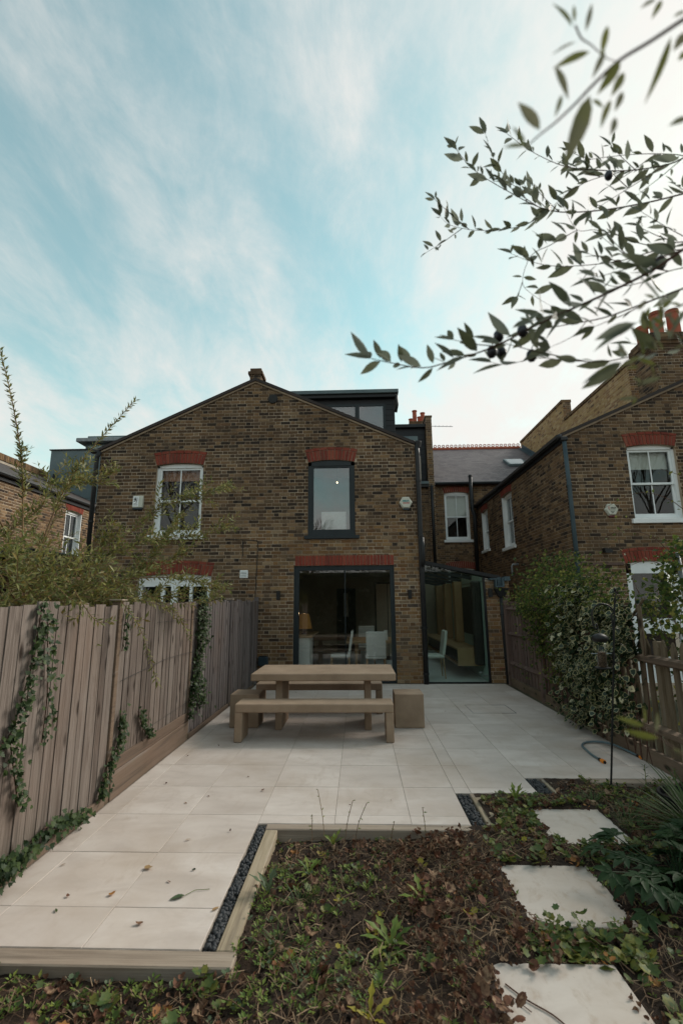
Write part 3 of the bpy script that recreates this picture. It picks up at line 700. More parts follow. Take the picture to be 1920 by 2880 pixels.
pebbles(1.51, 1.643, 4.425, 4.765, 300, 'dark slate pebbles in the farthest pocket')
# ---- stepping stones
for (a, b, c, d), lb in zip(STONES, ('square pale stepping stone farthest from the camera', 'square pale stepping stone in the middle of the three, beside dark glossy leaves', 'square pale stepping stone nearest the camera, cut by the frame')):
    tag(B1('stepping_stone', 'stepping_stone', None, (a, c, -.04), (b, d, .0), .004), lb, 'stepping stone', 'stepping stones in the bed')
# ================================================================= the house with the shared gable
FY = 9.94
H1 = empty('brick_house', (-2.2, FY, 0), 'brown brick house with broad shared gable, big dark framed garden door and black loft dormer', 'house')
G = FR((0, FY, 0), (1, 0, 0))
def mat_main(u, v):
    p = .88 if (v < 2.95 and u > -1.45) else .42 if (v < 2.7 and u > -2.2) else .32 if (v < 3.2 and u > -2.4) else .06 if v < 3.2 else .0
    if R.random() < p: return 'stock_brick'
    q = .3 if v > 4 else .55 if v > 3 else .75
    return 'brown_brick' if R.random() < q else 'old_brick'
HO = [(-4.47, -3.41, 3.08, 4.71), (-1.07, -.045, 3.03, 4.72), (-1.36, .76, 0., 2.385), (-4.71, -3.12, .9, 2.24)]
BHO = [(-4.50, -3.38, 4.66, 4.93), (-1.10, -.015, 4.66, 4.95), (-1.335, .76, 2.385, 2.60), (-4.75, -3.09, 2.19, 2.44), (-6, -2.3, -1, 1.3)]
brickwall(H1, G, [(-5.77, 0), (1.285, 0), (1.285, 5.0), (-2.29, 6.62), (-5.77, 5.0)], HO, BHO, mat_main, 200)
arch(H1, G, -4.47, -3.41, 4.66, .225, .05, 14, .075); arch(H1, G, -1.07, -.045, 4.67, .225, .05, 14, .075); arch(H1, G, -4.71, -3.12, 2.19, .22, .05, 20, .07)
A = B1('soldier_course', 'mortar', H1, (-1.338, -.003, 2.387), (.762, .05, 2.602), 0, G)
for i in range(29):
    a = -1.336+i*2.096/29; m = MB(); brick_poly(m, [(a+.004, 2.39), (a+2.096/29-.005, 2.39), (a+2.096/29-.005, 2.598), (a+.004, 2.598)], .014+R.uniform(0, .003), 0, 0.); m.build('brick', 'red_brick', A, G)
# left white sash, low white casement
sash(H1, G, -4.47, -3.41, 3.08, 4.66, 'white_paint', .05, ('blind_wood', .28), label='white sash window with a reddish blind behind the glass')
m = MB(); y = .07
for a, b in ((-4.71, -4.63), (-4.22, -4.14), (-4.0, -3.86), (-3.6, -3.54), (-3.22, -3.12)): m.box((a, y, .9), (b, y+.07, 2.12))
m.prism(head_poly(-4.71, -3.12, 2.19, .05, .12), y-.005, y+.075); m.box((-4.63, y+.002, .9), (-3.22, y+.068, .99)); m.box((-4.63, y+.002, 1.98), (-3.22, y+.066, 2.075))
w = tag(m.build('window', 'white_paint', H1, G), 'white casement window just above the wooden fence')
for a, b in ((-4.63, -4.22), (-4.14, -4.0), (-3.86, -3.6), (-3.54, -3.22)): B1('pane', 'glass', w, (a, y+.03, .99), (b, y+.036, 1.98), 0, G)
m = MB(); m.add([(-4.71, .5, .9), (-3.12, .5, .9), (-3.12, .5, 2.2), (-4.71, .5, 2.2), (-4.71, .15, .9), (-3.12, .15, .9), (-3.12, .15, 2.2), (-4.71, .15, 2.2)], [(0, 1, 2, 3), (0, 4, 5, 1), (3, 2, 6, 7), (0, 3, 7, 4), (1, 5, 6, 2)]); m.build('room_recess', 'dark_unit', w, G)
# grey framed upper window
m = MB(); u0, u1, v0, v1 = -1.07, -.045, 3.03, 4.67
m.box((u0, .02, v0), (u0+.075, .12, v1)); m.box((u1-.075, .02, v0), (u1, .12, v1)); m.prism(head_poly(u0, u1, v1, .05, .075), .02, .12); m.box((u0+.075, .02, v0), (u1-.075, .12, v0+.09))
m.box((u0+.075, .035, v0+.09), (u0+.12, .1, v1-.075)); m.box((u1-.12, .035, v0+.09), (u1-.075, .1, v1-.075)); m.box((u0+.12, .036, v0+.09), (u1-.12, .1, v0+.135)); m.box((u0+.12, .036, v1-.115), (u1-.12, .1, v1-.075))
w = tag(m.build('window', 'grey_frame', H1, G), 'single grey framed upper window')
B1('pane', 'glass_sky', w, (u0+.11, .06, v0+.12), (u1-.11, .068, v1-.1), 0, G)
B1('sill', 'grey_frame', w, (u0-.07, -.07, v0-.075), (u1+.085, .019, v0-.002), .006, G)
m = MB(); x0, x1, z0, z1, y0, y1 = -1.9, .8, 2.9, 5.0, .122, 2.6
m.add([(x0, y0, z0), (x1, y0, z0), (x1, y0, z1), (x0, y0, z1), (x0, y1, z0), (x1, y1, z0), (x1, y1, z1), (x0, y1, z1)], [(4, 5, 6, 7), (0, 1, 5, 4), (3, 7, 6, 2), (0, 4, 7, 3), (1, 2, 6, 5)])
m.build('upper_room', 'plaster_dark', w, G)
for k, (x, y, z) in enumerate(((-.50, 1.6, 4.62), (-.12, .5, 4.32))):
    o = empty('ceiling_lamp', (x, FY+y, z), ('small lit ceiling bulb left of centre behind the grey window', 'small lit bulb at the right edge behind the grey window')[k], 'lamp', 'lit bulbs behind the grey window')
    m = MB(); m.lathe([(.003, .022), (.011, .015), (.013, 0), (.009, -.014), (.002, -.02)], (x, FY+y, z), 10); m.build('bulb', 'bulb', o, smooth=True)
    m = MB(); m.tube([(x, FY+y, z+.03), (x, FY+y, 4.99)], .006, 6); m.build('cord', 'black_metal', o)
o = empty('computer_monitor', (-.55, FY+.25, 3.03), 'back of a white desktop monitor on a stand inside the grey upper window', 'monitor')
B1('screen_back', 'linen', o, (-.80, FY+.25, 3.20), (-.24, FY+.275, 3.60), .01); B1('stand', 'steel', o, (-.60, FY+.29, 3.035), (-.45, FY+.305, 3.42), .004)
# garden door
D1 = MB(); D1.box((-1.36, .03, 0), (-1.25, .13, 2.385)); D1.box((.672, .03, 0), (.76, .13, 2.385)); D1.box((-1.25, .03, 2.29), (.672, .13, 2.385)); D1.box((-1.25, .03, 0), (.672, .13, .035))
door = D1.build('garden_door', 'grey_frame', H1, G); tag(door, 'tall dark framed sliding glass door')
B1('pane', 'glass_dbl', door, (-1.25, .07, .035), (-.285, .078, 2.29), 0, G); B1('pane', 'glass_dbl', door, (-.27, .09, .035), (.672, .098, 2.29), 0, G)
B1('mullion', 'grey_frame', door, (-.288, .062, .036), (-.268, .102, 2.289), 0, G)
# room behind it and the glazed side return
m = MB(); xa, xb, ya, yb = -1.95, 1.26, FY+.115, 16.6
m.add([(xa, ya, 2.5), (xa, ya, 0), (xa, yb, 0), (xa, yb, 2.5)], [(0, 1, 2, 3)]); m.add([(xa, yb, 0), (2.64, yb, 0), (2.64, yb, 2.5), (xa, yb, 2.5)], [(0, 1, 2, 3)])
m.add([(xa, ya, 2.5), (xa, yb, 2.5), (xb, yb, 2.5), (xb, ya, 2.5)], [(0, 1, 2, 3)]); m.add([(xb, ya, 2.42), (xb, yb, 2.42), (xb, yb, 2.5), (xb, ya, 2.5)], [(0, 1, 2, 3)])
m.add([(xa, ya, 0), (xa, ya, 2.5), (-1.36, ya, 2.5), (-1.36, ya, 0)], [(0, 1, 2, 3)]); m.add([(.76, ya, 0), (.76, ya, 2.5), (1.285, ya, 2.5), (1.285, ya, 0)], [(0, 1, 2, 3)]); m.add([(-1.36, ya, 2.385), (-1.36, ya, 2.5), (.76, ya, 2.5), (.76, ya, 2.385)], [(0, 1, 2, 3)])
room = m.build('room', 'plaster_dark', H1)
m = MB(); m.add([(xa, FY+.12, -.001), (2.64, FY+.12, -.001), (2.64, yb, -.001), (xa, yb, -.001)], [(0, 1, 2, 3)]); m.build('room_floor', 'interior_floor', H1)
m = MB(); m.add([(2.64, FY+.1, 0), (2.64, FY+.1, 2.2), (2.64, yb, 2.2), (2.64, yb, 0)], [(0, 1, 2, 3)]); m.build('side_wall_green', 'plaster_green', H1)
# side return: glazed front, sloping dark top rail, glass roof, brick pier
GS = FR((0, 9.98, 0), (1, 0, 0))
m = MB(); zt = lambda x: 2.40-(x-1.37)*.213
m.prism([(1.33, zt(1.33)), (2.95, zt(2.95)), (2.95, zt(2.95)+.075), (1.33, zt(1.33)+.075)], -.06, .05); m.box((1.38, -.0, 0), (1.395, .04, zt(1.38)-.001)); m.box((2.605, 0, 0), (2.65, .04, zt(2.65)-.001)); m.box((1.395, 0, 0), (2.605, .04, .02))
gr = m.build('glazed_side_return', 'black_frame', H1, GS); tag(gr, 'frameless glass front with dark sloping top rail')
m = MB(); m.prism([(1.395, .02), (2.605, .02), (2.605, zt(2.605)-.002), (1.395, zt(1.395)-.002)], .012, .024); m.build('pane', 'glass_green', gr, GS)
for z in (.20, .14):
    m = MB(); m.tube([(2.42 if z > .15 else 2.5, 10.03, z), (2.50 if z > .15 else 2.6, 10.03, z)], .018, 8); m.build('hinge', 'steel', gr)
m = MB()
for i in range(6):
    ya_ = 10.05+i*1.1; m.add([(1.30, ya_+.03, zt(1.30)+.03), (2.9, ya_+.03, zt(2.9)+.03), (2.9, ya_+1.07, zt(2.9)+.03), (1.30, ya_+1.07, zt(1.30)+.03)], [(0, 1, 2, 3)])
rf = m.build('glass_roof', 'glass_green', H1)
for i in range(7):
    ya_ = 10.05+i*1.1
    m = MB(); m.prism([(1.30, zt(1.30)-.02), (2.9, zt(2.9)-.02), (2.9, zt(2.9)+.04), (1.30, zt(1.30)+.04)], ya_-.028, ya_+.028); m.build('roof_bar', 'black_frame', rf)
brickwall(H1, GS, [(2.652, 0), (3.13, 0), (3.13, 2.02), (2.652, 2.02)], [], [], lambda u, v: 'stock_brick', 40, name='pier')
m = MB(); m.box((2.66, 9.985, 0), (3.128, 16.6, 2.015)); m.build('party_wall', 'mortar_dark', H1)
B1('coping_stone', 'concrete_cap', H1, (2.64, 9.965, 2.022), (3.14, 16.6, 2.05), .004)
m = MB(); m.box((2.82, -.006, .24), (3.0, .01, .30)); a = m.build('air_brick', 'terracotta', H1, GS)
for i in range(7):
    for j in range(3): B1('vent_slot', 'black_frame', a, (2.835+i*.022, -.009, .248+j*.016), (2.848+i*.022, -.006, .258+j*.016), 0, GS)
# rainwater head, gutter end and pipes
hop = MB(); hop.add([(2.79, 9.78, 1.88), (3.08, 9.78, 1.88), (3.08, 9.96, 1.88), (2.79, 9.96, 1.88), (2.89, 9.85, 1.70), (2.99, 9.85, 1.70), (2.99, 9.95, 1.70), (2.89, 9.95, 1.70)], [(0, 1, 2, 3), (4, 7, 6, 5), (0, 4, 5, 1), (1, 5, 6, 2), (2, 6, 7, 3), (3, 7, 4, 0)])
hp = hop.build('rainwater_head', 'black_pipe', H1)
m = MB(); m.box((2.70, 9.80, 2.055), (2.86, 9.95, 2.08)); m.box((2.815, 9.80, 1.90), (2.84, 9.95, 2.055)); m.box((2.84, 9.80, 1.90), (2.95, 9.95, 1.925)); m.box((2.95, 9.80, 1.90), (2.99, 9.95, 2.09)); m.box((2.87, 9.86, 1.93), (2.95, 9.97, 2.10)); m.box((2.99, 9.78, 2.03), (3.11, 9.96, 2.115)); m.build('gutter_outlet', 'blue_pipe', hp)
pipe(H1, [(2.94, 9.90, 1.70), (2.94, 9.90, 1.2), (2.96, 9.89, 0)], .042, 'black_pipe', 'downpipe', [(2.94, 9.90, 1.35), (2.952, 9.895, .5)])
pipe(H1, [(1.335, 9.88, 5.0), (1.335, 9.88, 4.8), (1.335, 9.88, 2.55), (1.335, 9.88, 0)], .052, 'black_pipe', 'downpipe', [(1.335, 9.88, z) for z in (4.2, 3.0, 2.25, 1.1, .2)])
pipe(H1, [(1.36, 9.86, 2.95), (1.36, 9.80, 2.75), (1.36, 9.80, 2.5), (1.345, 9.86, 2.35)], .045, 'black_pipe', 'pipe_offset')
m = MB(); m.lathe([(.05, 0), (.06, .05), (.075, .12), (.075, .14)], (1.36, 9.88, 4.95), 10); m.build('gutter_end', 'black_pipe', H1)
pipe(H1, [(-5.74, 9.84, 4.98), (-5.80, 9.85, 4.86), (-5.82, 9.88, 4.7), (-5.82, 9.88, 1.2)], .05, 'black_pipe', 'downpipe', [(-5.82, 9.88, z) for z in (4.5, 3.4)])
B1('gutter_end', 'black_pipe', H1, (-5.95, 9.80, 4.95), (-5.76, 9.93, 5.04), .02)
# roof: verges and slopes
for s, (xe, ze) in ((-1, (-5.88, 4.985)), (1, (1.40, 4.985))):
    m = MB(); ax, az = -2.29, 6.645
    m.prism([(xe, ze), (ax, az), (ax, az+.07), (xe, ze+.07)] if s < 0 else [(ax, az), (xe, ze), (xe, ze+.07), (ax, az+.07)], 9.885, 17.2); rf = m.build('roof', 'slate_old', H1)
    m = MB(); m.prism([(xe+.03, ze-.045), (ax, az-.045), (ax, az-.002), (xe+.03, ze-.002)] if s < 0 else [(ax, az-.045), (xe-.03, ze-.045), (xe-.03, ze-.002), (ax, az-.002)], 9.908, 9.96); m.build('verge_mortar', 'mortar_dark', rf)
m = MB(); m.box((1.30, 9.96, 4.95), (1.42, 17.2, 5.05)); m.build('gutter', 'black_pipe', H1)
# flank walls of the outrigger (seen only from a step to the side)
brickwall(H1, FR((1.285, 9.945, 0), (0, 1, 0)), [(0, 2.3), (7.4, 2.3), (7.4, 4.98), (0, 4.98)], [], [], lambda u, v: 'brown_brick', 0, 'mortar_dark', name='flank_wall')
B1('flank_wall_plain', 'mortar_dark', H1, (-5.765, 9.95, 0), (-5.7, 17.2, 4.98))
# small stack and low parapet at the apex
MS = FR((0, 10.02, 0), (1, 0, 0))
st = brickwall(H1, MS, [(-2.45, 6.5), (-2.19, 6.5), (-2.19, 6.86), (-2.45, 6.86)], [], [], lambda u, v: 'old_brick', 0, 'mortar_dark', name='chimney_stack')
m = MB(); m.box((-2.45, 10.025, 6.5), (-2.19, 10.35, 6.86)); m.box((-2.49, 9.99, 6.86), (-2.15, 10.4, 6.93)); m.box((-2.45, 10.03, 6.93), (-2.19, 10.36, 7.02)); m.prism([(-2.30, 6.6), (-2.08, 6.6), (-2.13, 6.83), (-2.28, 6.85)], 10.36, 13.2); m.build('stack_cap', 'old_brick', st)
m = MB(); m.lathe([(.095, 0), (.11, .01), (.105, .03), (.05, .035)], (0, 0, 0), 16)
f = m.build('flue_outlet', 'black_metal', H1, Matrix.Translation((-1.88, 9.93, 6.19)) @ Matrix.Rotation(rad(90), 4, 'X'))
# loft dormer over the right slope
DX = (-1.9, 1.07, 12.2)
m = MB(); m.box((-1.9, 12.2, 5.3), (1.07, 17, 7.17)); dm = tag(m.build('dormer', 'cladding', H1), 'black clad loft dormer with wide grey framed windows')
m = MB(); m.box((-1.96, 12.06, 7.17), (1.13, 17, 7.27), 0, .01); m.build('dormer_roof', 'black_frame', dm)
m = MB(); m.box((-2.0, 12.0, 7.272), (1.18, 17, 7.38), 0, .01); m.build('dormer_fascia', 'lead', dm)
for i in range(8): B1('cladding_panel', 'cladding', dm, (.80, 12.188, 5.9+i*.158), (1.075, 12.2, 5.9+i*.158+.15), .002)
m = MB()
for a, b in ((-1.25, -1.17), (-.02, .10), (.75, .82)): m.box((a, 12.155, 5.7), (b, 12.195, 7.01))
m.box((-1.17, 12.156, 6.95), (.75, 12.194, 7.01)); m.build('window_frame', 'grey_frame', dm)
B1('pane', 'glass_sky', dm, (-1.17, 12.17, 5.7), (-.02, 12.178, 6.95)); B1('pane', 'glass_sky', dm, (.10, 12.17, 5.7), (.75, 12.178, 6.95))
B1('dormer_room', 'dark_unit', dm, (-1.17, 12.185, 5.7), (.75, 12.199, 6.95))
pipe(H1, [(1.12, 12.05, 7.2), (1.14, 12.1, 6.95), (1.10, 12.15, 6.75)], .04, 'black_pipe', 'dormer_pipe')
# main rear wall with the far dormer, party wall and chimney pots
GR = FR((0, 17.3, 0), (1, 0, 0))
brickwall(H1, GR, [(1.285, 2.2), (2.70, 2.2), (2.70, 5.95), (1.285, 5.95)], [(2.0, 2.42, 3.7, 5.7)], [], lambda u, v: 'brown_brick', 0, 'mortar_dark', name='rear_wall')
m = MB(); m.box((2.36, .02, 3.7), (2.42, .1, 5.7)); m.box((2.0, .02, 5.64), (2.36, .1, 5.7)); m.box((1.98, -.05, 3.63), (2.5, .02, 3.70)); w = m.build('window', 'grey_frame', H1, GR); B1('pane', 'dark_unit', w, (2.0, .06, 3.7), (2.36, .066, 5.64), 0, GR); B1('room_recess', 'dark_unit', w, (1.8, .112, 3.5), (2.65, .13, 5.9), 0, GR)
m = MB(); m.box((.4, 17.5, 5.9), (2.68, 21.5, 8.32)); d2 = tag(m.build('dormer', 'cladding', H1), 'farther black clad dormer beside a brick party wall')
B1('dormer_fascia', 'black_frame', d2, (.3, 17.36, 8.322), (2.76, 21.5, 8.46), .01)
for i in range(11): B1('cladding_panel', 'cladding', d2, (2.40, 17.488, 6.05+i*.2), (2.685, 17.5, 6.05+i*.2+.19), .002)
m = MB(); m.box((2.31, 17.46, 6.1), (2.40, 17.498, 7.99)); m.box((.9, 17.46, 7.83), (2.31, 17.498, 7.99)); m.build('window_frame', 'lead', d2); B1('pane', 'glass_dbl', d2, (.9, 17.47, 6.1), (2.31, 17.478, 7.83)); B1('dormer_room', 'plaster_dark', d2, (.9, 17.485, 6.1), (2.31, 17.499, 7.83))
B1('balustrade_post', 'concrete_cap', d2, (2.40, 17.18, 6.08), (2.44, 17.22, 7.08)); B1('balustrade_pane', 'glass_green', d2, (1.5, 17.19, 6.08), (2.40, 17.2, 7.05))
B1('lead_flashing', 'lead', H1, (1.3, 17.05, 5.955), (2.70, 17.3, 6.06), .01); B1('soffit', 'black_frame', H1, (1.3, 17.1, 5.86), (2.70, 17.298, 5.95))
pw = brickwall(H1, FR((0, 17.25, 0), (1, 0, 0)), [(2.70, 2.0), (2.93, 2.0), (2.93, 8.68), (2.70, 8.68)], [], [], lambda u, v: 'stock_brick' if R.random() < .5 else 'brown_brick', 0, 'mortar', name='party_wall')
m = MB(); m.box((2.705, 17.255, 2.0), (2.925, 21.0, 8.66)); m.build('wall_core', 'brown_brick', pw); B1('coping', 'brown_brick', pw, (2.67, 17.22, 8.68), (2.95, 21, 8.74))
B1('chimney_stack', 'old_brick', H1, (2.6, 21.6, 8.0), (3.55, 22.4, 10.28), .02)
for x, y, h in ((2.89, 21.8, .62), (3.28, 21.8, .5), (2.75, 22.2, .35), (3.18, 22.2, .45)):
    m = MB(); m.lathe([(.10, 0), (.105, h*.6), (.10, h*.9), (.125, h*.92), (.125, h), (.09, h)], (x, y, 10.27), 14); m.build('chimney_pot', 'terracotta', H1, smooth=False)
m = MB(); m.tube([(2.95, 18.0, 8.60), (3.9, 18.0, 8.56)], .012, 5)
for i in range(5): m.tube([(3.2+i*.15, 17.9, 8.59), (3.2+i*.15, 18.1, 8.59)], .007, 4)
m.build('aerial', 'steel', H1)
# cables, white vent
m = MB(); m.tube([(-2.85, 9.925, 2.97), (-2.45, 9.925, 2.96), (-2.17, 9.925, 2.94), (-2.14, 9.925, 2.90), (-2.15, 9.925, 2.3), (-2.17, 9.925, 1.72)], .008, 5); m.tube([(-2.47, 9.925, 2.96), (-2.46, 9.925, 2.6)], .007, 5); m.build('cable', 'black_metal', H1)
o = B1('vent_cover', 'white_paint', H1, (-2.505, 9.905, 2.14), (-2.335, 9.93, 2.305), .006)
for i in range(4): B1('louvre', 'lead', o, (-2.485, 9.899, 2.163+i*.033), (-2.355, 9.905, 2.172+i*.033))

# ================================================================= right-hand neighbour
H2 = empty('brick_house', (5.5, FY, 0), 'brown brick neighbour house on the right with long flank wall and tall chimney', 'house')
def mat_right(u, v):
    if v < 4.1: return 'brown_brick' if R.random() < .8 else 'old_brick'
    return 'old_brick' if R.random() < .6 else 'brown_brick'
brickwall(H2, G, [(4.5, 0), (9.3, 0), (9.3, 6.2), (8.05, 6.66), (4.5, 5.12)], [(5.86, 6.90, 3.30, 4.94), (5.54, 6.62, 0, 2.41)], [(5.83, 6.93, 4.88, 5.12), (5.50, 6.66, 2.36, 2.6), (4.4, 9.4, -1, .5)], mat_right, 160)
arch(H2, G, 5.86, 6.90, 4.89, .225, .05, 14, .07); arch(H2, G, 5.54, 6.62, 2.36, .225, .05, 15, .075)
sash(H2, G, 5.86, 6.90, 3.30, 4.89, 'white_paint', .05, ('blind', .42), label='white sash window with a half lowered pale blind')
m = MB(); m.box((5.54, .03, 0), (5.66, .12, 2.36)); m.box((6.5, .03, 0), (6.62, .12, 2.36)); m.prism(head_poly(5.54, 6.62, 2.36, .05, .2), .03, .12); m.box((5.66, .04, .95), (6.5, .11, 1.25)); m.box((5.66, .04, 0), (6.5, .11, .5)); dr = tag(m.build('back_door', 'white_paint', H2, G), 'white framed glazed back door behind the climber')
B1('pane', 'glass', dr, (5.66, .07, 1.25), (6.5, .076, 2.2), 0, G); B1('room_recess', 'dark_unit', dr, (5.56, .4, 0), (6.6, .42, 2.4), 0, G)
B1('timber_band', 'fence_wood_red', H2, (4.56, -.03, 2.33), (5.5, .0, 2.39), .004, G)
GSD = FR((4.5, 17.4, 0), (0, -1, 0))
brickwall(H2, GSD, [(0, 0), (7.46, 0), (7.46, 5.1), (0, 5.1)], [(2.98, 3.95, 3.21, 4.83), (.56, 1.36, 3.40, 4.81)], [(2.95, 3.98, 4.78, 5.0), (.53, 1.39, 4.76, 4.98), (-1, 8, -1, 1.3)], lambda u, v: 'brown_brick' if R.random() < .8 else 'old_brick', 60, 'mortar_dark', name='flank_wall')
for a, b, z0, z1 in ((2.98, 3.95, 3.21, 4.78), (.56, 1.36, 3.40, 4.76)):
    arch(H2, GSD, a, b, z1, .2, .05, 13); sash(H2, GSD, a, b, z0, z1, 'white_paint', .05, dep=.10)
    m = MB(); m.box((a+.002, .004, z0), (a+.03, .08, z1)); m.box((b-.03, .004, z0), (b-.002, .08, z1)); m.build('window_lining', 'white_paint', H2, GSD)
m = MB(); m.tube([(4.43, 9.84, 5.13), (4.43, 17.35, 5.13)], .06, 8); m.build('gutter', 'black_pipe', H2, smooth=True)
B1('fascia', 'black_frame', H2, (4.46, 9.93, 5.0), (4.495, 17.35, 5.2))
m = MB(); m.prism([(4.36, 5.10), (8.05, 6.70), (8.05, 6.77), (4.36, 5.17)], 9.885, 17.35); rf = m.build('roof', 'slate_old', H2)
m = MB(); m.prism([(8.05, 6.70), (11.7, 5.1), (11.7, 5.17), (8.05, 6.77)], 9.885, 17.35); m.build('roof', 'slate_old', H2)
m = MB(); m.prism([(4.5, 5.118), (8.05, 6.655), (8.05, 6.7), (4.5, 5.16)], 9.90, 9.955); m.build('verge_mortar', 'mortar_dark', rf)
pipe(H2, [(4.52, 9.86, 5.05), (4.53, 9.86, 4.0), (4.53, 9.86, .2)], .045, 'blue_pipe', 'downpipe', [(4.53, 9.86, 4.05), (4.53, 9.86, 2.6)])
B1('gutter_end', 'black_pipe', H2, (4.44, 9.79, 5.02), (4.58, 9.92, 5.12), .02)
GB = FR((0, 17.4, 0), (1, 0, 0))
brickwall(H2, GB, [(2.93, 2.0), (8.0, 2.0), (8.0, 6.03), (2.93, 6.03)], [(3.29, 4.21, 3.88, 5.71), (3.3, 4.3, 2.0, 2.83)], [(3.26, 4.24, 5.66, 5.9), (3.26, 4.34, 2.78, 3.05), (4.5, 9, -1, 5.0)], lambda u, v: 'brown_brick' if R.random() < .7 else 'stock_brick', 0, 'mortar_dark', name='rear_wall')
arch(H2, GB, 3.29, 4.21, 5.66, .22, .05, 13); arch(H2, GB, 3.3, 4.3, 2.78, .25, .06, 16)
sash(H2, GB, 3.29, 4.21, 3.88, 5.66, 'white_paint', .05, ('blind', .86), label='far white sash window with blind drawn over its upper half')
sash(H2, GB, 3.3, 4.3, 1.6, 2.78, 'white_paint', .06, sill=False)
pipe(H2, [(2.81, 17.2, 5.92), (2.81, 17.2, 2.6)], .055, 'black_pipe', 'soil_pipe', [(2.81, 17.2, 4.6)]); pipe(H2, [(4.26, 17.15, 6.3), (4.26, 17.15, 5.0), (4.32, 17.1, 4.75), (4.30, 17.1, 2.6)], .07, 'black_pipe', 'soil_pipe', [(4.26, 17.15, 5.3), (4.26, 17.15, 6.25)])
m = MB(); m.tube([(2.95, 17.2, 6.0), (6.2, 17.2, 6.0)], .06, 8); m.build('gutter', 'black_pipe', H2)
m = MB(); m.tube([(4.45, 13.2, 2.62), (4.30, 13.2, 2.62), (4.27, 13.2, 2.58), (4.27, 13.2, 2.3)], .03, 8); m.build('overflow_pipe', 'pole_grey', H2, smooth=True)
# slated rear slope, individual slates
y0, z0, y1, z1 = 17.22, 6.04, 22.0, 8.93; ln = math.hypot(y1-y0, z1-z0); dy, dz = (y1-y0)/ln, (z1-z0)/ln
m = MB(); m.add([(2.93, y0, z0-.05), (8.0, y0, z0-.05), (8.0, y1, z1-.05), (2.93, y1, z1-.05)], [(0, 1, 2, 3)]); rf = m.build('slate_roof', 'slate_old', H2)
sm = MB(); sm.box((.003, 0, 0), (.277, .40, .007)); sme = sm.mesh('slate'); sme.materials.append(MATS['slate']); cnt = 0; rest = MB(); sl = math.atan2(dz, dy)
for r_ in range(29):
    s0 = r_*.2
    if s0+.2 > ln: break
    x = 2.93-(.14 if r_ % 2 else 0)
    while x < 7.98:
        a, b = max(x, 2.93), min(x+.28, 8.0); full = b-a > .279
        Mx = Matrix.Translation((x, y0+dy*s0, z0+dz*s0+.004)) @ Matrix.Rotation(sl-.022, 4, 'X') @ Matrix.Rotation(R.uniform(-.006, .006), 4, 'Z')
        if full and cnt < 300: link('slate', sme, None, rf, Mx); cnt += 1
        elif b-a > .03:
            q = MB(); q.box((a-x+.003, 0, 0), (b-x-.003, min(.4, ln-s0), .007)); rest.add([(Mx @ Vector(v))[:] for v in q.v], q.f, R.random())
        x += .28
tag(rest.build('slating', 'slate', rf), kind='stuff')
for i in range(25):
    x = 2.95+i*.2; m = MB(); m.tube([(x+.004, 22.0, 8.93), (x+.196, 22.0, 8.93)], .10, 8)
    bm = MB(); ring = [(x+.1+.06*math.cos(t*math.pi/5), 22.0, 9.10+.06*math.sin(t*math.pi/5)) for t in range(11)]; m.tube(ring, .022, 5, cap=False); m.build('ridge_tile', 'terracotta', rf)
m = MB(); n_ = 0
sky_ = MB(); a = y0+dy*2.2; c = z0+dz*2.2
def on_slope(x, s, h): return (x, y0+dy*s-dz*h, z0+dz*s+dy*h)
m = MB(); m.add([on_slope(6.35, 2.1, .02), on_slope(7.15, 2.1, .02), on_slope(7.15, 3.0, .02), on_slope(6.35, 3.0, .02), on_slope(6.35, 2.1, .12), on_slope(7.15, 2.1, .12), on_slope(7.15, 3.0, .12), on_slope(6.35, 3.0, .12)], [(4, 5, 6, 7), (0, 1, 5, 4), (1, 2, 6, 5), (2, 3, 7, 6), (3, 0, 4, 7)]); sk = m.build('skylight', 'lead', rf)
m = MB(); m.add([on_slope(6.42, 2.17, .128), on_slope(7.08, 2.17, .128), on_slope(7.08, 2.93, .128), on_slope(6.42, 2.93, .128)], [(0, 1, 2, 3)]); m.build('pane', 'glass_dbl', sk)
# stepped yellow parapet walls
GP = FR((8.0, 22.0, 0), (0, -1, 0))
for (a, b, top) in ((0., 4.75, 9.17), (4.75, 9.05, 8.40)):
    w = brickwall(H2, GP, [(a, 5.5), (b, 5.5), (b, top), (a, top)], [], [], lambda u, v: 'yellow_brick' if R.random() < .94 else 'stock_brick', 0, 'mortar', name='parapet_wall')
    yb_ = 22-b; e = brickwall(H2, FR((0, yb_, 0), (1, 0, 0)), [(8.0, 6.0), (8.3, 6.0), (8.3, top), (8.0, top)], [], [], lambda u, v: 'stock_brick', 0, 'mortar', name='parapet_end')
    B1('wall_core', 'mortar', w, (8.005, 22-b+.005, 5.5), (8.295, 22-a-.005, top-.005))
    k = int((b-a)/.078)
    for i in range(k): B1('coping_brick', 'brown_brick', w, (7.955, 22-b+i*(b-a)/k+.004, top+.005), (8.33, 22-b+(i+1)*(b-a)/k-.004, top+.115), .003)
m = MB(); m.prism([(0, 0), (.25, 0), (.25, .06), (0, .06)], 0, 1.0)
m = MB(); m.add([on_slope(7.80, .6, .03), on_slope(7.99, .6, .03), on_slope(7.99, 5.5, .03), on_slope(7.80, 5.5, .03), on_slope(7.99, .6, .2), on_slope(7.99, 5.5, .2)], [(0, 1, 2, 3), (1, 4, 5, 2)]); m.build('lead_flashing', 'blue_pipe', H2)
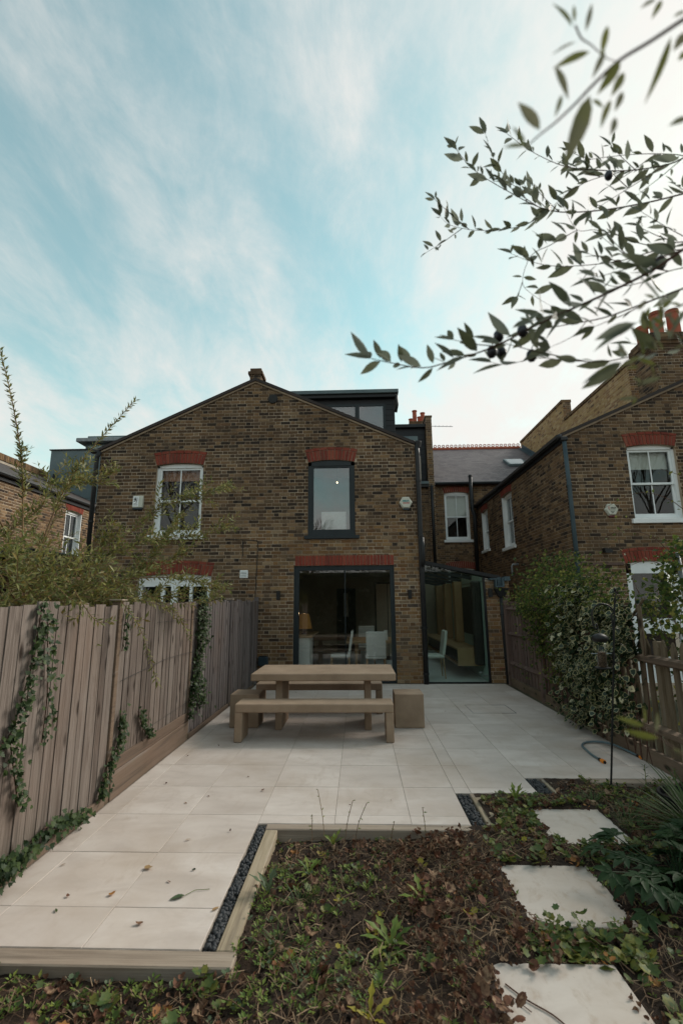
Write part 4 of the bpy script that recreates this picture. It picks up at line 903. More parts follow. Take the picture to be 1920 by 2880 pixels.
# tall chimney at the ridge
CX0, CX1, CY0, CY1 = 7.2, 8.9, 10.6, 11.35
ch = brickwall(H2, FR((0, CY0, 0), (1, 0, 0)), [(CX0, 5.9), (CX1, 5.9), (CX1, 7.62), (CX0, 7.62)], [], [], lambda u, v: 'brown_brick' if R.random() < .7 else 'old_brick', 0, 'mortar', name='chimney')
brickwall(H2, FR((CX0, CY1, 0), (0, -1, 0)), [(0, 5.9), (CY1-CY0, 5.9), (CY1-CY0, 7.62), (0, 7.62)], [], [], lambda u, v: 'old_brick' if R.random() < .5 else 'brown_brick', 0, 'mortar_dark', name='chimney_flank')
B1('chimney_core', 'mortar_dark', ch, (CX0+.005, CY0+.005, 5.9), (CX1, CY1, 7.62))
for k, (g, za, zb) in enumerate(((.03, 7.622, 7.69), (.06, 7.695, 7.765), (.09, 7.77, 7.84), (.09, 7.845, 7.915), (.05, 7.92, 7.99))):
    cx = CX0-g; j = 0; ln_ = CX1-CX0+2*g; nb = int(ln_/.22)
    B1('cap_course_core', 'mortar_dark', ch, (cx+.006, CY0-g+.006, za-.004), (CX1+g-.006, CY1+g-.006, zb+.003))
    for i in range(nb): B1('cap_brick', 'old_brick', ch, (cx+i*ln_/nb+.004, CY0-g, za), (cx+(i+1)*ln_/nb-.004, CY0-g+.1, zb), .003)
    for i in range(4): d_ = (CY1-CY0+2*g-.1)/4; B1('cap_brick', 'old_brick', ch, (cx, CY0-g+.105+i*d_, za), (cx+.1, CY0-g+.1+(i+1)*d_-.004, zb), .003)
m = MB(); m.box((CX0+.05, CY0+.03, 7.99), (CX1-.05, CY1-.03, 8.04), 0, .02); m.build('flaunching', 'concrete_cap', ch)
for x, y, h in ((7.36, 11.15, .45), (7.50, 10.8, .62), (7.95, 10.85, .7), (8.4, 10.85, .7), (7.75, 11.2, .6)):
    m = MB(); m.lathe([(.14, 0), (.135, h*.85), (.15, h*.87), (.15, h), (.115, h), (.115, h-.05)], (x, y, 8.03), 16); m.build('chimney_pot', 'terracotta', ch)
m = MB(); m.box((8.3, 13.2, 7.0), (11, 17, 7.95)); m.build('loft_extension', 'black_frame', H2)

# ================================================================= left-hand neighbour
H3 = empty('brick_house', (-9.0, 13, 0), 'brown brick neighbour house on the left behind the shrub, with lead clad loft', 'house')
GL = FR((-9.0, 9.94, 0), (0, 1, 0))
brickwall(H3, GL, [(0, 0), (7.4, 0), (7.4, 4.84), (0, 4.84)], [(3.96, 4.81, 2.95, 4.56)], [(3.93, 4.84, 4.5, 4.72), (-1, 9, -1, 1.4)], lambda u, v: 'brown_brick' if R.random() < .75 else 'old_brick', 260, 'mortar', name='flank_wall')
arch(H3, GL, 3.96, 4.81, 4.50, .2, .05, 13); sash(H3, GL, 3.96, 4.81, 2.95, 4.50, 'white_paint', .05, dep=.10)
m = MB(); m.box((4.78, .004, 2.95), (4.808, .08, 4.5)); m.box((3.962, .004, 2.95), (3.99, .08, 4.5)); m.build('window_lining', 'white_paint', H3, GL)
m = MB(); m.tube([(-8.9, 9.8, 4.88), (-8.9, 17.0, 4.88)], .065, 8); m.build('gutter', 'black_pipe', H3); B1('fascia', 'black_frame', H3, (-8.99, 9.9, 4.72), (-8.95, 17, 4.93))
m = MB(); m.prism([(-12.0, 6.28), (-8.86, 4.86), (-8.86, 4.93), (-12.0, 6.35)], 9.8, 17.2); m.build('roof', 'slate_old', H3)
pp = B1('parapet_wall', 'concrete_cap', H3, (-12.3, 9.8, 5.5), (-12.0, 17.2, 6.44))
for i in range(92): B1('coping_brick', 'brown_brick', pp, (-12.33, 9.82+i*.08, 6.445), (-11.97, 9.82+i*.08+.072, 6.68), .004)
m = MB(); m.box((-11.85, 17.0, 5.0), (-8.2, 19, 7.52)); d3 = tag(m.build('dormer', 'lead', H3), 'pale grey lead clad loft box')
B1('lead_panel', 'lead', d3, (-11.6, 16.99, 6.61), (-8.2, 17.0, 7.4), .004); B1('lead_panel', 'lead', d3, (-11.6, 16.985, 5.6), (-8.2, 17.0, 6.59), .004); B1('roof_edge', 'black_frame', d3, (-11.9, 16.95, 7.522), (-8.1, 19, 7.56))
m = MB(); m.box((-11.0, 17.8, 7.5), (-8.0, 20, 8.05)); l2 = m.build('clerestory', 'lead', H3); B1('pane', 'glass_dbl', l2, (-10.85, 17.78, 7.58), (-9.75, 17.79, 8.02)); B1('roof_edge', 'pole_grey', l2, (-11.25, 17.5, 8.06), (-8, 20.2, 8.22), .02); B1('roof_top', 'lead', l2, (-10.9, 17.7, 8.222), (-8, 20.2, 8.36), .02)
B1('downpipe', 'black_pipe', H3, (-11.62, 16.9, 5.6), (-11.52, 16.98, 6.55))
B1('lean_to_roof', 'black_frame', H3, (-9.0, 10.2, 2.75), (-7.3, 13.5, 2.88), .02)
# ================================================================= things fixed to the walls
def hex_alarm(cx, cz, w, h, label, face):
    o = empty('alarm_box', (cx, FY-.02, cz-h/2), label, 'alarm box', 'burglar alarm boxes')
    def hx(k, kz): return [(cx-w/2*k, cz), (cx-w/4*k, cz-h/2*kz), (cx+w/4*k, cz-h/2*kz), (cx+w/2*k, cz), (cx+w/4*k, cz+h/2*kz), (cx-w/4*k, cz+h/2*kz)]
    m = MB(); a = hx(1, 1); b = hx(.82, .82); n = 6
    m.add([(u, FY-.012, v) for u, v in a]+[(u, FY-.045, v) for u, v in a]+[(u, FY-.075, v) for u, v in b], [tuple(range(12, 18))]+[(i, (i+1) % n, (i+1) % n+n, i+n) for i in range(n)]+[(i+n, (i+1) % n+n, (i+1) % n+2*n, i+2*n) for i in range(n)])
    body = m.build('cover', 'alarm_white', o)
    return o
TF = lambda x, z: Matrix.Translation((x, FY-.077, z))
a = hex_alarm(1.05, 3.72, .285, .25, 'hexagonal cream alarm box marked FIRST beside the black downpipe', 0)
B1('beacon', 'alarm_base', a, (.985, FY-.06, 3.56), (1.115, FY-.012, 3.594), .006)
text('FIRST', .062, 'print_teal', a, TF(1.05, 3.745), bold=.0015, sx=1.0); B1('red_strip', 'print_red', a, (.985, FY-.0772, 3.694), (1.125, FY-.0755, 3.714))
for x in (.985, 1.115): B1('screw', 'print_black', a, (x-.004, FY-.066, 3.632), (x+.004, FY-.058, 3.64))
a = hex_alarm(5.37, 3.50, .285, .25, 'hexagonal cream alarm box with red ringed logo on the right-hand house', 0)
B1('beacon', 'alarm_red', a, (5.31, FY-.06, 3.34), (5.43, FY-.012, 3.374), .006)
text('IMPULSE', .030, 'print_black', a, TF(5.395, 3.532), bold=.001); text('020 8679', .022, 'print_black', a, TF(5.375, 3.452)); text('8989', .022, 'print_black', a, TF(5.375, 3.428))
for k in range(3):
    m = MB(); q = .022+k*.010; m.tube([(5.332+q*math.cos(t)*.9, FY-.0765, 3.532+q*math.sin(t)) for t in [math.pi*(.62+.76*i/8) for i in range(9)]], .0022, 4); m.build('logo_ring', 'print_red', a)
B1('print_line', 'print_black', a, (5.31, FY-.0772, 3.482), (5.44, FY-.0755, 3.487)); B1('print_line', 'print_black', a, (5.345, FY-.0772, 3.507), (5.43, FY-.0755, 3.511))
a = empty('alarm_box', (-4.81, FY-.02, 3.67), 'upright rectangular cream alarm box with a black lion emblem left of the white window', 'alarm box', 'burglar alarm boxes')
m = MB(); m.add([(-4.93, FY-.012, 3.70), (-4.70, FY-.012, 3.70), (-4.70, FY-.012, 3.97), (-4.93, FY-.012, 3.97), (-4.925, FY-.07, 3.70), (-4.71, FY-.07, 3.70), (-4.70, FY-.05, 3.965), (-4.92, FY-.05, 3.965)], [(0, 3, 7, 4), (4, 5, 6, 7)[::1], (1, 5, 6, 2), (2, 6, 7, 3), (0, 4, 5, 1)]); m.build('cover', 'alarm_white', a)
B1('label_panel', 'white_paint', a, (-4.915, FY-.074, 3.715), (-4.79, FY-.055, 3.945), .002)
B1('beacon', 'alarm_base', a, (-4.92, FY-.06, 3.655), (-4.71, FY-.012, 3.698), .008)
def blob(pts): 
    m = MB(); m.prism([(-4.852+(x-.5)*.10, 3.865+(z-.5)*.12) for x, z in pts], FY-.0762, FY-.073); return m
for pts in ([(.42, .95), (.55, 1.0), (.62, .9), (.60, .72), (.66, .5), (.60, .42), (.42, .5), (.38, .62), (.45, .75)], [(.05, .95), (.16, .98), (.20, .86), (.42, .72), (.38, .62), (.18, .76)], [(.04, .56), (.08, .66), (.40, .62), (.42, .5), (.2, .48)],
            [(.30, .42), (.42, .5), (.48, .4), (.40, .22), (.10, .18), (.06, .28), (.28, .32)], [(.52, .45), (.62, .42), (.78, .18), (.72, .0), (.58, .0), (.54, .08), (.66, .18)], [(.64, .46), (.72, .36), (.86, .42), (.96, .56), (.84, .54)], [(.78, .70), (.86, .68), (.94, .94), (.86, .9)]):
    blob(pts).build('lion_emblem', 'print_black', a)
for z, x0, x1 in ((3.775, -4.893, -4.822), (3.748, -4.905, -4.805)): B1('print_line', 'print_black', a, (x0, FY-.0755, z), (x1, FY-.073, z+.009))
for x, z, y, lb in ((-1.67, 1.77, FY, 'black up-and-down wall light left of the garden door'), (1.065, 1.77, FY, 'black up-and-down wall light right of the garden door'), (2.72, 1.79, 9.98, 'black up-and-down wall light on the narrow brick pier')):
    o = empty('wall_light', (x, y, z-.09), lb, 'wall light', 'black wall lights')
    B1('body', 'black_metal', o, (x-.037, y-.11, z-.09), (x+.037, y-.04, z+.09), .004); B1('bracket', 'black_metal', o, (x-.03, y-.039, z-.04), (x+.03, y-.011, z+.04)); B1('lens', 'glass_clear', o, (x-.025, y-.1, z-.0925), (x+.025, y-.05, z-.0905))
o = empty('outdoor_socket_box', (-2.0, FY, .35), 'dark weatherproof socket box low on the wall by the fence', 'socket box'); B1('lid', 'alarm_base', o, (-2.06, FY-.10, .36), (-1.86, FY-.011, .54), .015); B1('hinge', 'black_metal', o, (-2.04, FY-.09, .541), (-1.88, FY-.03, .555))
o = empty('floodlight', (5.17, FY, 2.58), 'black floodlight on the right-hand house above a timber band', 'floodlight')
m = MB(); m.add([(5.08, FY-.05, 2.59), (5.21, FY-.05, 2.585), (5.26, FY-.10, 2.63), (5.21, FY-.06, 2.68), (5.08, FY-.05, 2.68), (5.09, FY-.16, 2.58), (5.22, FY-.16, 2.58), (5.25, FY-.15, 2.63), (5.21, FY-.15, 2.66), (5.09, FY-.15, 2.665)], [(4, 3, 2, 1, 0), (5, 6, 7, 8, 9), (0, 1, 6, 5), (1, 2, 7, 6), (2, 3, 8, 7), (3, 4, 9, 8), (4, 0, 5, 9)]); m.build('lamp_head', 'black_metal', o); B1('bracket', 'black_metal', o, (5.12, FY-.049, 2.6), (5.18, FY-.011, 2.66))

# ================================================================= inside, seen through the glass
def chair(x, y, rz, label):
    o = empty('dining_chair', (x, y, 0), label, 'chair', 'upholstered dining chairs'); M = Matrix.Translation((x, y, 0)) @ Matrix.Rotation(rz, 4, 'Z')
    B1('seat', 'linen', o, (-.22, -.22, .42), (.22, .22, .49), .025, M)
    m = MB(); pr = [(.17, .49), (.225, .49), (.30, .98), (.28, 1.0), (.245, .98)]
    m.add([(-.21, a, b) for a, b in pr]+[(.21, a, b) for a, b in pr], [tuple(range(4, -1, -1)), tuple(range(5, 10))]+[(i, (i+1) % 5, (i+1) % 5+5, i+5) for i in range(5)]); m.build('backrest', 'linen', o, M)
    for sx in (-1, 1):
        for sy in (-1, 1):
            m = MB(); m.tube([(sx*.19, sy*.19, .42), (sx*.20, sy*.22, 0)], [.022, .014], 6); m.build('leg', 'oak', o, M)
    return o
chair(-.42, 10.95, rad(90)+rad(180), 'pale dining chair seen from the side, left of the wooden table'); chair(.36, 10.62, rad(180), 'pale dining chair with its back to the garden door'); chair(1.62, 10.75, rad(-90), 'pale dining chair behind the side return glass'); chair(.2, 12.7, 0, 'pale dining chair on the far side of the wooden table')
o = empty('dining_table', (.45, 11.6, 0), 'oak dining table inside behind the garden door', 'table'); B1('tabletop', 'oak', o, (-.30, 11.0, .70), (1.28, 12.3, .755), .006)
for x in (-.1, 1.05):
    for y in (11.15, 12.1): B1('leg', 'oak', o, (x, y, 0), (x+.07, y+.07, .699))
o = empty('kitchen_unit', (-1.4, 10.6, 0), 'pale kitchen unit with oak worktop just inside the door on the left', 'kitchen unit'); B1('cabinet', 'linen', o, (-1.93, 10.3, 0), (-1.05, 11.0, .88), .004); B1('worktop', 'oak', o, (-1.94, 10.26, .881), (-1.0, 11.9, .93), .004); B1('cabinet_rear', 'dark_unit', o, (-1.93, 11.002, 0), (-1.1, 11.85, .88))
o = empty('table_lamp', (-1.22, 10.7, .93), 'table lamp with lit orange shade on the kitchen worktop', 'lamp'); m = MB(); m.lathe([(.18, 0), (.17, .02), (.11, .30), (.08, .33)], (-1.22, 10.75, 1.05), 18); m.build('shade', 'lit_shade', o, smooth=True); ld = bpy.data.lights.new('lamp_light', 'POINT'); ld.energy = 9; ld.color = (1, .62, .3); ld.shadow_soft_size = .04; ll = link('lamp_light', ld, None, o, Matrix.Translation((-1.22, 10.75, 1.36))); m = MB(); m.lathe([(.07, 0), (.06, .02), (.015, .03), (.012, .14)], (-1.22, 10.75, .931), 12); m.build('base', 'black_metal', o)
o = empty('storage_bench', (2.4, 12, .2), 'long oak wall bench inside the glazed side return', 'bench'); B1('carcass', 'oak', o, (2.12, 10.55, .26), (2.635, 10.6, .62)); B1('top', 'oak', o, (2.12, 10.601, .585), (2.635, 15.5, .62)); B1('base', 'oak', o, (2.12, 10.601, .26), (2.635, 15.5, .295)); B1('recess', 'dark_unit', o, (2.2, 10.602, .296), (2.63, 15.5, .584))
for i, y in enumerate((12.2, 13.6, 15.0)): tag(B1('oak_panel', 'oak', None, (2.45, y, .63), (2.635, y+.28, 2.12)), ('upright oak panel nearest the glass in the side return', 'middle upright oak panel in the side return', 'farthest upright oak panel in the side return')[i], 'panel', 'upright oak panels')
o = empty('bookcase', (2.5, 11.2, .9), 'dark hanging wall unit inside the side return', 'wall unit'); B1('carcass', 'dark_unit', o, (2.5, 10.75, .9), (2.635, 11.6, 1.95)); B1('curtain', 'dark_unit', o, (2.45, 10.3, .3), (2.63, 10.5, 2.05), .03)
o = empty('inner_door', (-.4, 16.55, 0), 'dark inner door with a slim bright pane at the back of the room', 'door'); B1('leaf', 'dark_unit', o, (-.75, 16.5, 0), (-.1, 16.59, 2.1)); B1('pane', 'room_white', o, (-.5, 16.49, 1.15), (-.36, 16.499, 1.95)); B1('handle', 'steel', o, (-.7, 16.46, 1.0), (-.6, 16.499, 1.02))
o = empty('tall_cupboard', (.9, 14.5, 0), 'tall dark cupboard deep inside the room', 'cupboard'); B1('carcass', 'dark_unit', o, (.5, 14.0, 0), (1.2, 14.6, 2.2)); B1('door', 'plaster_dark', o, (.52, 13.985, .1), (.84, 13.999, 2.15)); B1('door', 'plaster_dark', o, (.86, 13.985, .1), (1.18, 13.999, 2.15))
o = empty('candle', (.62, 11.2, .756), 'white pillar candle on the oak dining table', 'candle'); m = MB(); m.lathe([(.045, 0), (.045, .22), (.03, .225)], (.62, 11.2, .757), 14); m.build('wax', 'linen', o); m = MB(); m.tube([(.62, 11.2, .98), (.62, 11.2, 1.0)], .003, 5); m.build('wick', 'black_metal', o)

# ================================================================= garden furniture
def rbox(name, a, b, par, ch=.009): return B1(name, 'tan_concrete', par, a, b, ch)
o = empty('garden_table', (-.46, 6.7, 0), 'tan concrete garden table with thick rectangular top between two benches', 'table')
rbox('tabletop', (-1.395, 6.25, .628), (.46, 7.16, .718), o)
rbox('leg', (-1.10, 6.42, 0), (-1.012, 7.04, .6275), o); rbox('leg', (.06, 6.42, 0), (.148, 7.04, .6275), o)
def bench(x0, y0, label):
    o = empty('bench', (x0+.94, y0+.17, 0), label, 'bench', 'tan concrete benches'); x1 = x0+1.885
    rbox('seat', (x0, y0, .332), (x1, y0+.35, .428), o); rbox('leg', (x0+.0006, y0+.0006, 0), (x0+.092, y0+.3494, .3315), o); rbox('leg', (x1-.092, y0+.0006, 0), (x1-.0006, y0+.3494, .3315), o)
bench(-1.49, 5.86, 'tan concrete bench in front of the garden table'); bench(-1.55, 7.31, 'tan concrete bench behind the garden table, nearer the house')
def stool(x0, label):
    o = empty('stool', (x0+.19, 6.7, 0), label, 'stool', 'tan concrete block stools'); m = MB(); m.box((x0, 6.515, .004), (x0+.38, 6.89, .421), 0, .006); m.build('block', 'tan_concrete', o); B1('foot', 'black_frame', o, (x0+.02, 6.535, 0), (x0+.36, 6.87, .0038))
stool(.455, 'tan concrete block stool at the right end of the table'); stool(-1.72, 'tan concrete block stool at the left end of the table, by the fence')

# ================================================================= fences
FX = -2.09
F1 = empty('wooden_fence', (FX, 6, 0), 'tall weathered close-board wooden fence along the left side of the paving', 'fence')
BDM = {}
def board(par, y, w, h, z0, mat, x=FX, name='board', t=.014, skew=.0):
    k = (round(w, 3), round(h, 2), mat, name)
    if k not in BDM:
        m = MB(); m.add([(-.006, 0, 0), (-.0125, w+.012, 0), (-.022, w+.012, 0), (-.022, 0, 0), (-.006, 0, h), (-.0125, w+.012, h), (-.022, w+.012, h), (-.022, 0, h)], [(0, 1, 5, 4), (1, 2, 6, 5), (2, 3, 7, 6), (3, 0, 4, 7), (4, 5, 6, 7), (0, 3, 2, 1)]); me = m.mesh(name); me.materials.append(MATS[mat]); BDM[k] = me
    return link(name, BDM[k], None, par, Matrix.Translation((x, y, z0)) @ Matrix.Rotation(skew, 4, 'X'))
posts = [.48, 2.31, 4.14, 5.97, 7.80, 9.63]
for i, (a, b) in enumerate(zip(posts, posts[1:])):
    if i == 4: pass
    n = 15; w = (b-a-.06)/n; gb = (.08, .08, .22, .06, .05)[i]; top = (1.605, 1.61, 1.625, 1.65, 1.66)[i]
    wob = [0]+[R.choice((-.016, -.008, 0, .008, .016)) for _ in range(n-1)]+[0]
    for k in range(n):
        mt = 'fence_wood' if b < 7.7 else 'fence_wood_grey'
        board(F1, a+.03+k*w+wob[k], round(w-wob[k]+wob[k+1], 3), round(top-gb+R.choice((-.022, -.012, -.004, .004, .012, .018)), 3), gb, mt, FX+R.uniform(-.002, .002), skew=R.uniform(-.0025, .0025))
    B1('gravel_board', 'board_wood' if i in (1, 2, 3) else 'rail_wood', F1, (FX-.03, a+.04, .0), (FX+.012, b-.04, gb-.003), .004)
    if i == 2: B1('gravel_board', 'board_wood', F1, (FX-.028, a+.04, gb-.0), (FX+.006, b-.04, gb+.10), .004)
    m = MB(); m.box((FX-.08, a, 1.35), (FX-.024, b, 1.42)); m.box((FX-.08, a, .5), (FX-.024, b, .57)); m.build('arris_rail', 'rail_wood', F1)
for y in posts[1:]: B1('post', 'fence_wood_grey' if y > 7 else 'rail_wood', F1, (FX-.07, y-.028, 0), (FX+.006, y+.028, 1.63 if y < 7 else 1.67), .004)
for k in range(3): board(F1, 9.66+k*.09, .09, 1.58, .08, 'fence_wood_grey', FX)
B1('post', 'fence_wood_grey', F1, (FX-.09, 9.895, 0), (FX+.0, 9.928, 1.74), .003); B1('post_cap', 'sleeper_x', F1, (FX-.09, 7.76, 1.672), (FX+.03, 7.85, 1.69), .004); B1('post_cap', 'sleeper_x', F1, (FX-.09, 4.09, 1.635), (FX+.03, 4.19, 1.65), .004)
m = MB(); m.tube([(FX+.012, 4.2, .95), (FX+.014, 5.2, 1.03), (FX+.012, 6.1, 1.02)], .0025, 4); m.tube([(FX+.012, 4.9, 1.42), (FX+.012, 6.1, 1.42)], .002, 4); m.tube([(FX+.012, 4.9, .42), (FX+.012, 6.1, .45)], .002, 4); m.build('training_wire', 'black_metal', F1)
RX = 2.93
RX2 = 2.985
F2 = empty('wooden_fence', (RX2, 8, 0), 'dark red-brown close-board fence with arris rails at the far right of the paving', 'fence')
n = 44; w = 3.4/n
for k in range(n): board(F2, 6.36+k*w, round(w, 3), round(1.46+R.choice((-.01, 0, .01)), 3), .15, 'fence_wood_red', RX2+.03+(.010 if k % 2 else 0.), skew=R.uniform(-.004, .004))
for z in (.42, .98, 1.46):
    m = MB(); m.add([(RX2-.045, 6.36, z), (RX2-.045, 9.74, z), (RX2+.005, 9.74, z+.045), (RX2+.005, 6.36, z+.045), (RX2+.005, 6.36, z-.045), (RX2+.005, 9.74, z-.045)], [(0, 1, 2, 3), (0, 4, 5, 1)]); m.build('arris_rail', 'fence_wood_red', F2)
B1('gravel_board', 'rail_wood', F2, (RX2-.03, 6.36, 0), (RX2+.005, 9.74, .145), .004)
for y in (9.74, 8.05, 6.36): B1('post', 'fence_wood_red', F2, (RX2-.06, y-.045, 0), (RX2+.04, y+.045, 1.68), .005)
F3 = empty('picket_fence', (RX, 5, 0), 'mossy wooden picket fence with pointed pickets at the right, near the bird feeder', 'fence')
m = MB(); m.prism([(-.036, 0), (.036, 0), (.036, 1.02), (0, 1.09), (-.036, 1.02)], -.009, .009); pk = m.mesh('picket'); pk.materials.append(MATS['picket_wood'])
y = 6.25
while y > 3.2: link('picket', pk, None, F3, Matrix.Translation((RX+.012, y, .13+R.uniform(-.008, .008))) @ Matrix.Rotation(rad(90), 4, 'Z') @ Matrix.Rotation(R.uniform(-.012, .012), 4, 'Y')); y -= .132
for z in (1.02, .36):
    m = MB(); m.add([(RX-.07, 3.1, z-.02), (RX-.07, 6.3, z-.02), (RX-.07, 6.3, z+.03), (RX-.07, 3.1, z+.03), (RX-.0, 3.1, z-.045), (RX-.0, 6.3, z-.045), (RX-.0, 6.3, z+.045), (RX-.0, 3.1, z+.045)], [(0, 3, 2, 1), (4, 5, 6, 7), (0, 1, 5, 4), (3, 7, 6, 2), (0, 4, 7, 3), (1, 2, 6, 5)]); m.build('rail', 'rail_wood', F3)
B1('gravel_board', 'rail_wood', F3, (RX-.05, 3.1, 0), (RX-.01, 6.3, .15), .004)
for y in (6.3, 4.95): B1('post', 'picket_wood', F3, (RX+.022, y-.04, 0), (RX+.10, y+.04, 1.2), .005)
m = MB(); m.tube([(RX-.05, 5.02, 1.02), (RX-.04, 5.03, 1.55)], [.024, .022], 4); m.tube([(RX-.04, 5.3, 1.35), (RX-.03, 4.95, 1.62)], .014, 5); m.build('bean_stake', 'picket_wood', F3)
m = MB()
for i in range(5): m.tube([(RX+.03, 5.2+i*.25, 1.2), (RX+.03, 5.2+i*.25, 1.62)], .010, 4)
m.tube([(RX+.03, 5.1, 1.45), (RX+.03, 6.3, 1.45)], .010, 4); m.build('trellis', 'fence_wood_red', F3)

# ================================================================= bird feeder, hose, pot, fallen leaves
PB = Vector((2.17, 4.56, -.1)); PT = Vector((2.44, 4.60, 1.72))
def pp_(z): t = (z-PB.z)/(PT.z-PB.z); return PB.lerp(PT, t)
o = empty('feeder_pole', PB, 'slim black metal pole with curved hook and twisted cages standing in the bed', 'feeder pole')
m = MB(); m.tube([pp_(-.1), pp_(.6), pp_(1.1), pp_(1.62)], [.009, .0085, .008, .008], 8); m.build('pole', 'black_metal', o)
for z, h in ((1.64, .11), (1.08, .12)):
    c = pp_(z); m = MB()
    for k in range(4): m.tube([(c.x+  .026*math.sin(math.pi*t)*math.cos(k*math.pi/2+t*2.4), c.y+  .026*math.sin(math.pi*t)*math.sin(k*math.pi/2+t*2.4), c.z-h/2+h*t) for t in np.linspace(0, 1, 9)], .0035, 5)
    m.build('twisted_cage', 'black_metal', o)
m = MB(); c = pp_(1.71); m.lathe([(.003, -.02), (.012, -.012), (.014, 0), (.010, .012), (.003, .018)], c, 10); m.build('finial', 'black_metal', o, smooth=True)
hk = pp_(1.20); HT = [hk, pp_(1.38)+Vector((-.012, 0, 0)), pp_(1.47)+Vector((-.03, 0, 0))]+[Vector((2.30+.105*math.cos(t), 4.595, 1.47+.105*math.sin(t))) for t in np.linspace(.25, math.pi, 9)]+[Vector((2.20, 4.595, 1.38)), Vector((2.215, 4.595, 1.345)), Vector((2.235, 4.595, 1.36)), Vector((2.225, 4.595, 1.395))]
m = MB(); m.tube(smooth_path(HT, 3), .0075, 7); m.build('hook', 'black_metal', o, smooth=True)
m = MB(); b = pp_(-.07); m.tube([b, b+Vector((-.16, .0, 0.02)), b+Vector((-.2, -.02, .0)), b+Vector((-.2, -.02, -.08))], .008, 6); m.build('ground_prong', 'black_metal', o)
fx, fy, fz = 2.245, 4.595, .985
o = empty('bird_feeder', (fx, fy, fz), 'tubular seed bird feeder with domed dark lid hanging from the black hook', 'bird feeder')
m = MB(); m.lathe([(.004, .322), (.03, .316), (.064, .296), (.074, .274), (.064, .252), (.045, .242)], (fx, fy, fz), 20); m.build('lid', 'black_metal', o, smooth=True)
m = MB(); m.lathe([(.040, .03), (.040, .245)], (fx, fy, fz), 18); m.build('tube', 'glass_clear', o, smooth=True); m = MB(); m.lathe([(.004, .02), (.037, .021), (.037, .15), (.004, .158)], (fx, fy, fz), 16); m.build('seed_fill', 'seed', o)
m = MB(); m.lathe([(.03, -.002), (.066, .004), (.07, .016), (.062, .018), (.04, .014)], (fx, fy, fz), 20); m.build('tray', 'black_metal', o, smooth=True)
m = MB(); m.tube([(fx-.095, fy, fz+.138), (fx+.095, fy, fz+.138)], .004, 6); m.build('perch', 'steel', o); m = MB(); m.tube(smooth_path([(fx, fy, fz+.32), (fx-.003, fy, fz+.37), (fx-.02, fy, fz+.40), (fx-.035, fy, fz+.385)], 3), .0018, 5); m.build('hanging_wire', 'steel', o)
o = empty('garden_hose', (2.6, 5.6, 0), 'short curved grey garden hose with orange connectors lying on the paving', 'hose')
hp_ = smooth_path([(2.435, 5.245, .014), (2.43, 5.40, .013), (2.45, 5.58, .013), (2.48, 5.74, .013), (2.58, 5.86, .014), (2.72, 5.86, .02), (2.80, 5.74, .03), (2.85, 5.55, .025), (2.885, 5.36, .015)], 5)
m = MB(); m.tube(hp_, .0115, 8); m.build('tube', 'hose', o, smooth=True)
for p, d in ((hp_[0], (hp_[0]-hp_[2]).normalized()), (hp_[-1], (hp_[-1]-hp_[-3]).normalized())):
    m = MB(); m.tube([p-d*.02, p+d*.012], [.017, .017], 10); m.build('collar', 'black_metal', o); m = MB(); m.tube([p+d*.012, p+d*.03, p+d*.07, p+d*.072], [.016, .021, .020, .016], 10); c = m.build('connector', 'hose_end', o); m = MB(); m.tube([p+d*.0725, p+d*.085], [.014, .013], 10); m.build('nozzle', 'black_metal', c)
o = empty('plant_pot', (2.55, 4.15, -.08), 'black plastic plant pot half hidden at the right edge', 'plant pot'); m = MB(); m.lathe([(.14, 0), (.17, .16), (.185, .165), (.185, .20), (.165, .20), (.16, .15)], (2.55, 4.15, -.10), 24); m.build('pot', 'pot_black', o); m = MB(); m.lathe([(.15, 0), (.14, .012)], (2.55, 4.15, .05), 16); m.build('potting_soil', 'soil', o)
LF = [(-1.34, 3.22, 'fallen_tan', DEADF, .075, 'large curled tan leaf lying on the near left paving'), (-1.42, 2.93, 'orange_leaf', DEADF, .05, 'small orange leaf on the near left paving'), (-1.18, 3.57, 'fallen_tan', LENS4, .055, 'tan leaf lying on the paving left of centre'),
      (-1.02, 3.20, 'ivy_leaf', DEADF, .03, 'tiny dark green leaf scrap on the near paving'), (-.80, 2.81, 'fallen_tan', LENS4, .06, 'tan curled leaf close to the front sleeper'), (-1.12, 2.70, 'dead_leaf', DEADF, .05, 'dark brown crumpled leaf by the front sleeper'),
      (-1.64, 2.91, 'dead_leaf', DEADF, .035, 'dark dry leaf far left near the front'), (-1.86, 3.25, 'dead_leaf', LENS4, .05, 'thin dark leaf near the base of the left fence'), (-1.62, 2.78, 'grass_blade', LENS4, .05, 'slender green-grey leaf near the front left edge'),
      (-.86, 4.45, 'dead_leaf', DEADF, .05, 'reddish brown leaf on the paving in front of the left bench end'), (-1.12, 3.06, 'dead_leaf', LENS4, .045, 'reddish sliver of leaf left of the green leaf'), (-1.45, 4.18, 'dead_leaf', LENS4, .05, 'thin brown leaf near the fence, middle distance'),
      (-1.30, 4.32, 'dead_leaf', LENS4, .04, 'thin curved leaf beside a paving joint, middle left'), (-1.05, 4.75, 'dead_leaf', DEADF, .03, 'small dark leaf between the fence and the front bench')]
for x, y, mt, tm, s, lb in LF:
    fr = frames([(x, y, .006)], [(math.cos(x*9), math.sin(y*7), .05)], [(R.uniform(-.3, .3), R.uniform(-.3, .3), 1)], [s*.8]); me = scatter_mesh('fallen_leaf', tm, fr); tag(link('fallen_leaf', me, mt), lb, 'leaf', 'leaves fallen on the paving')
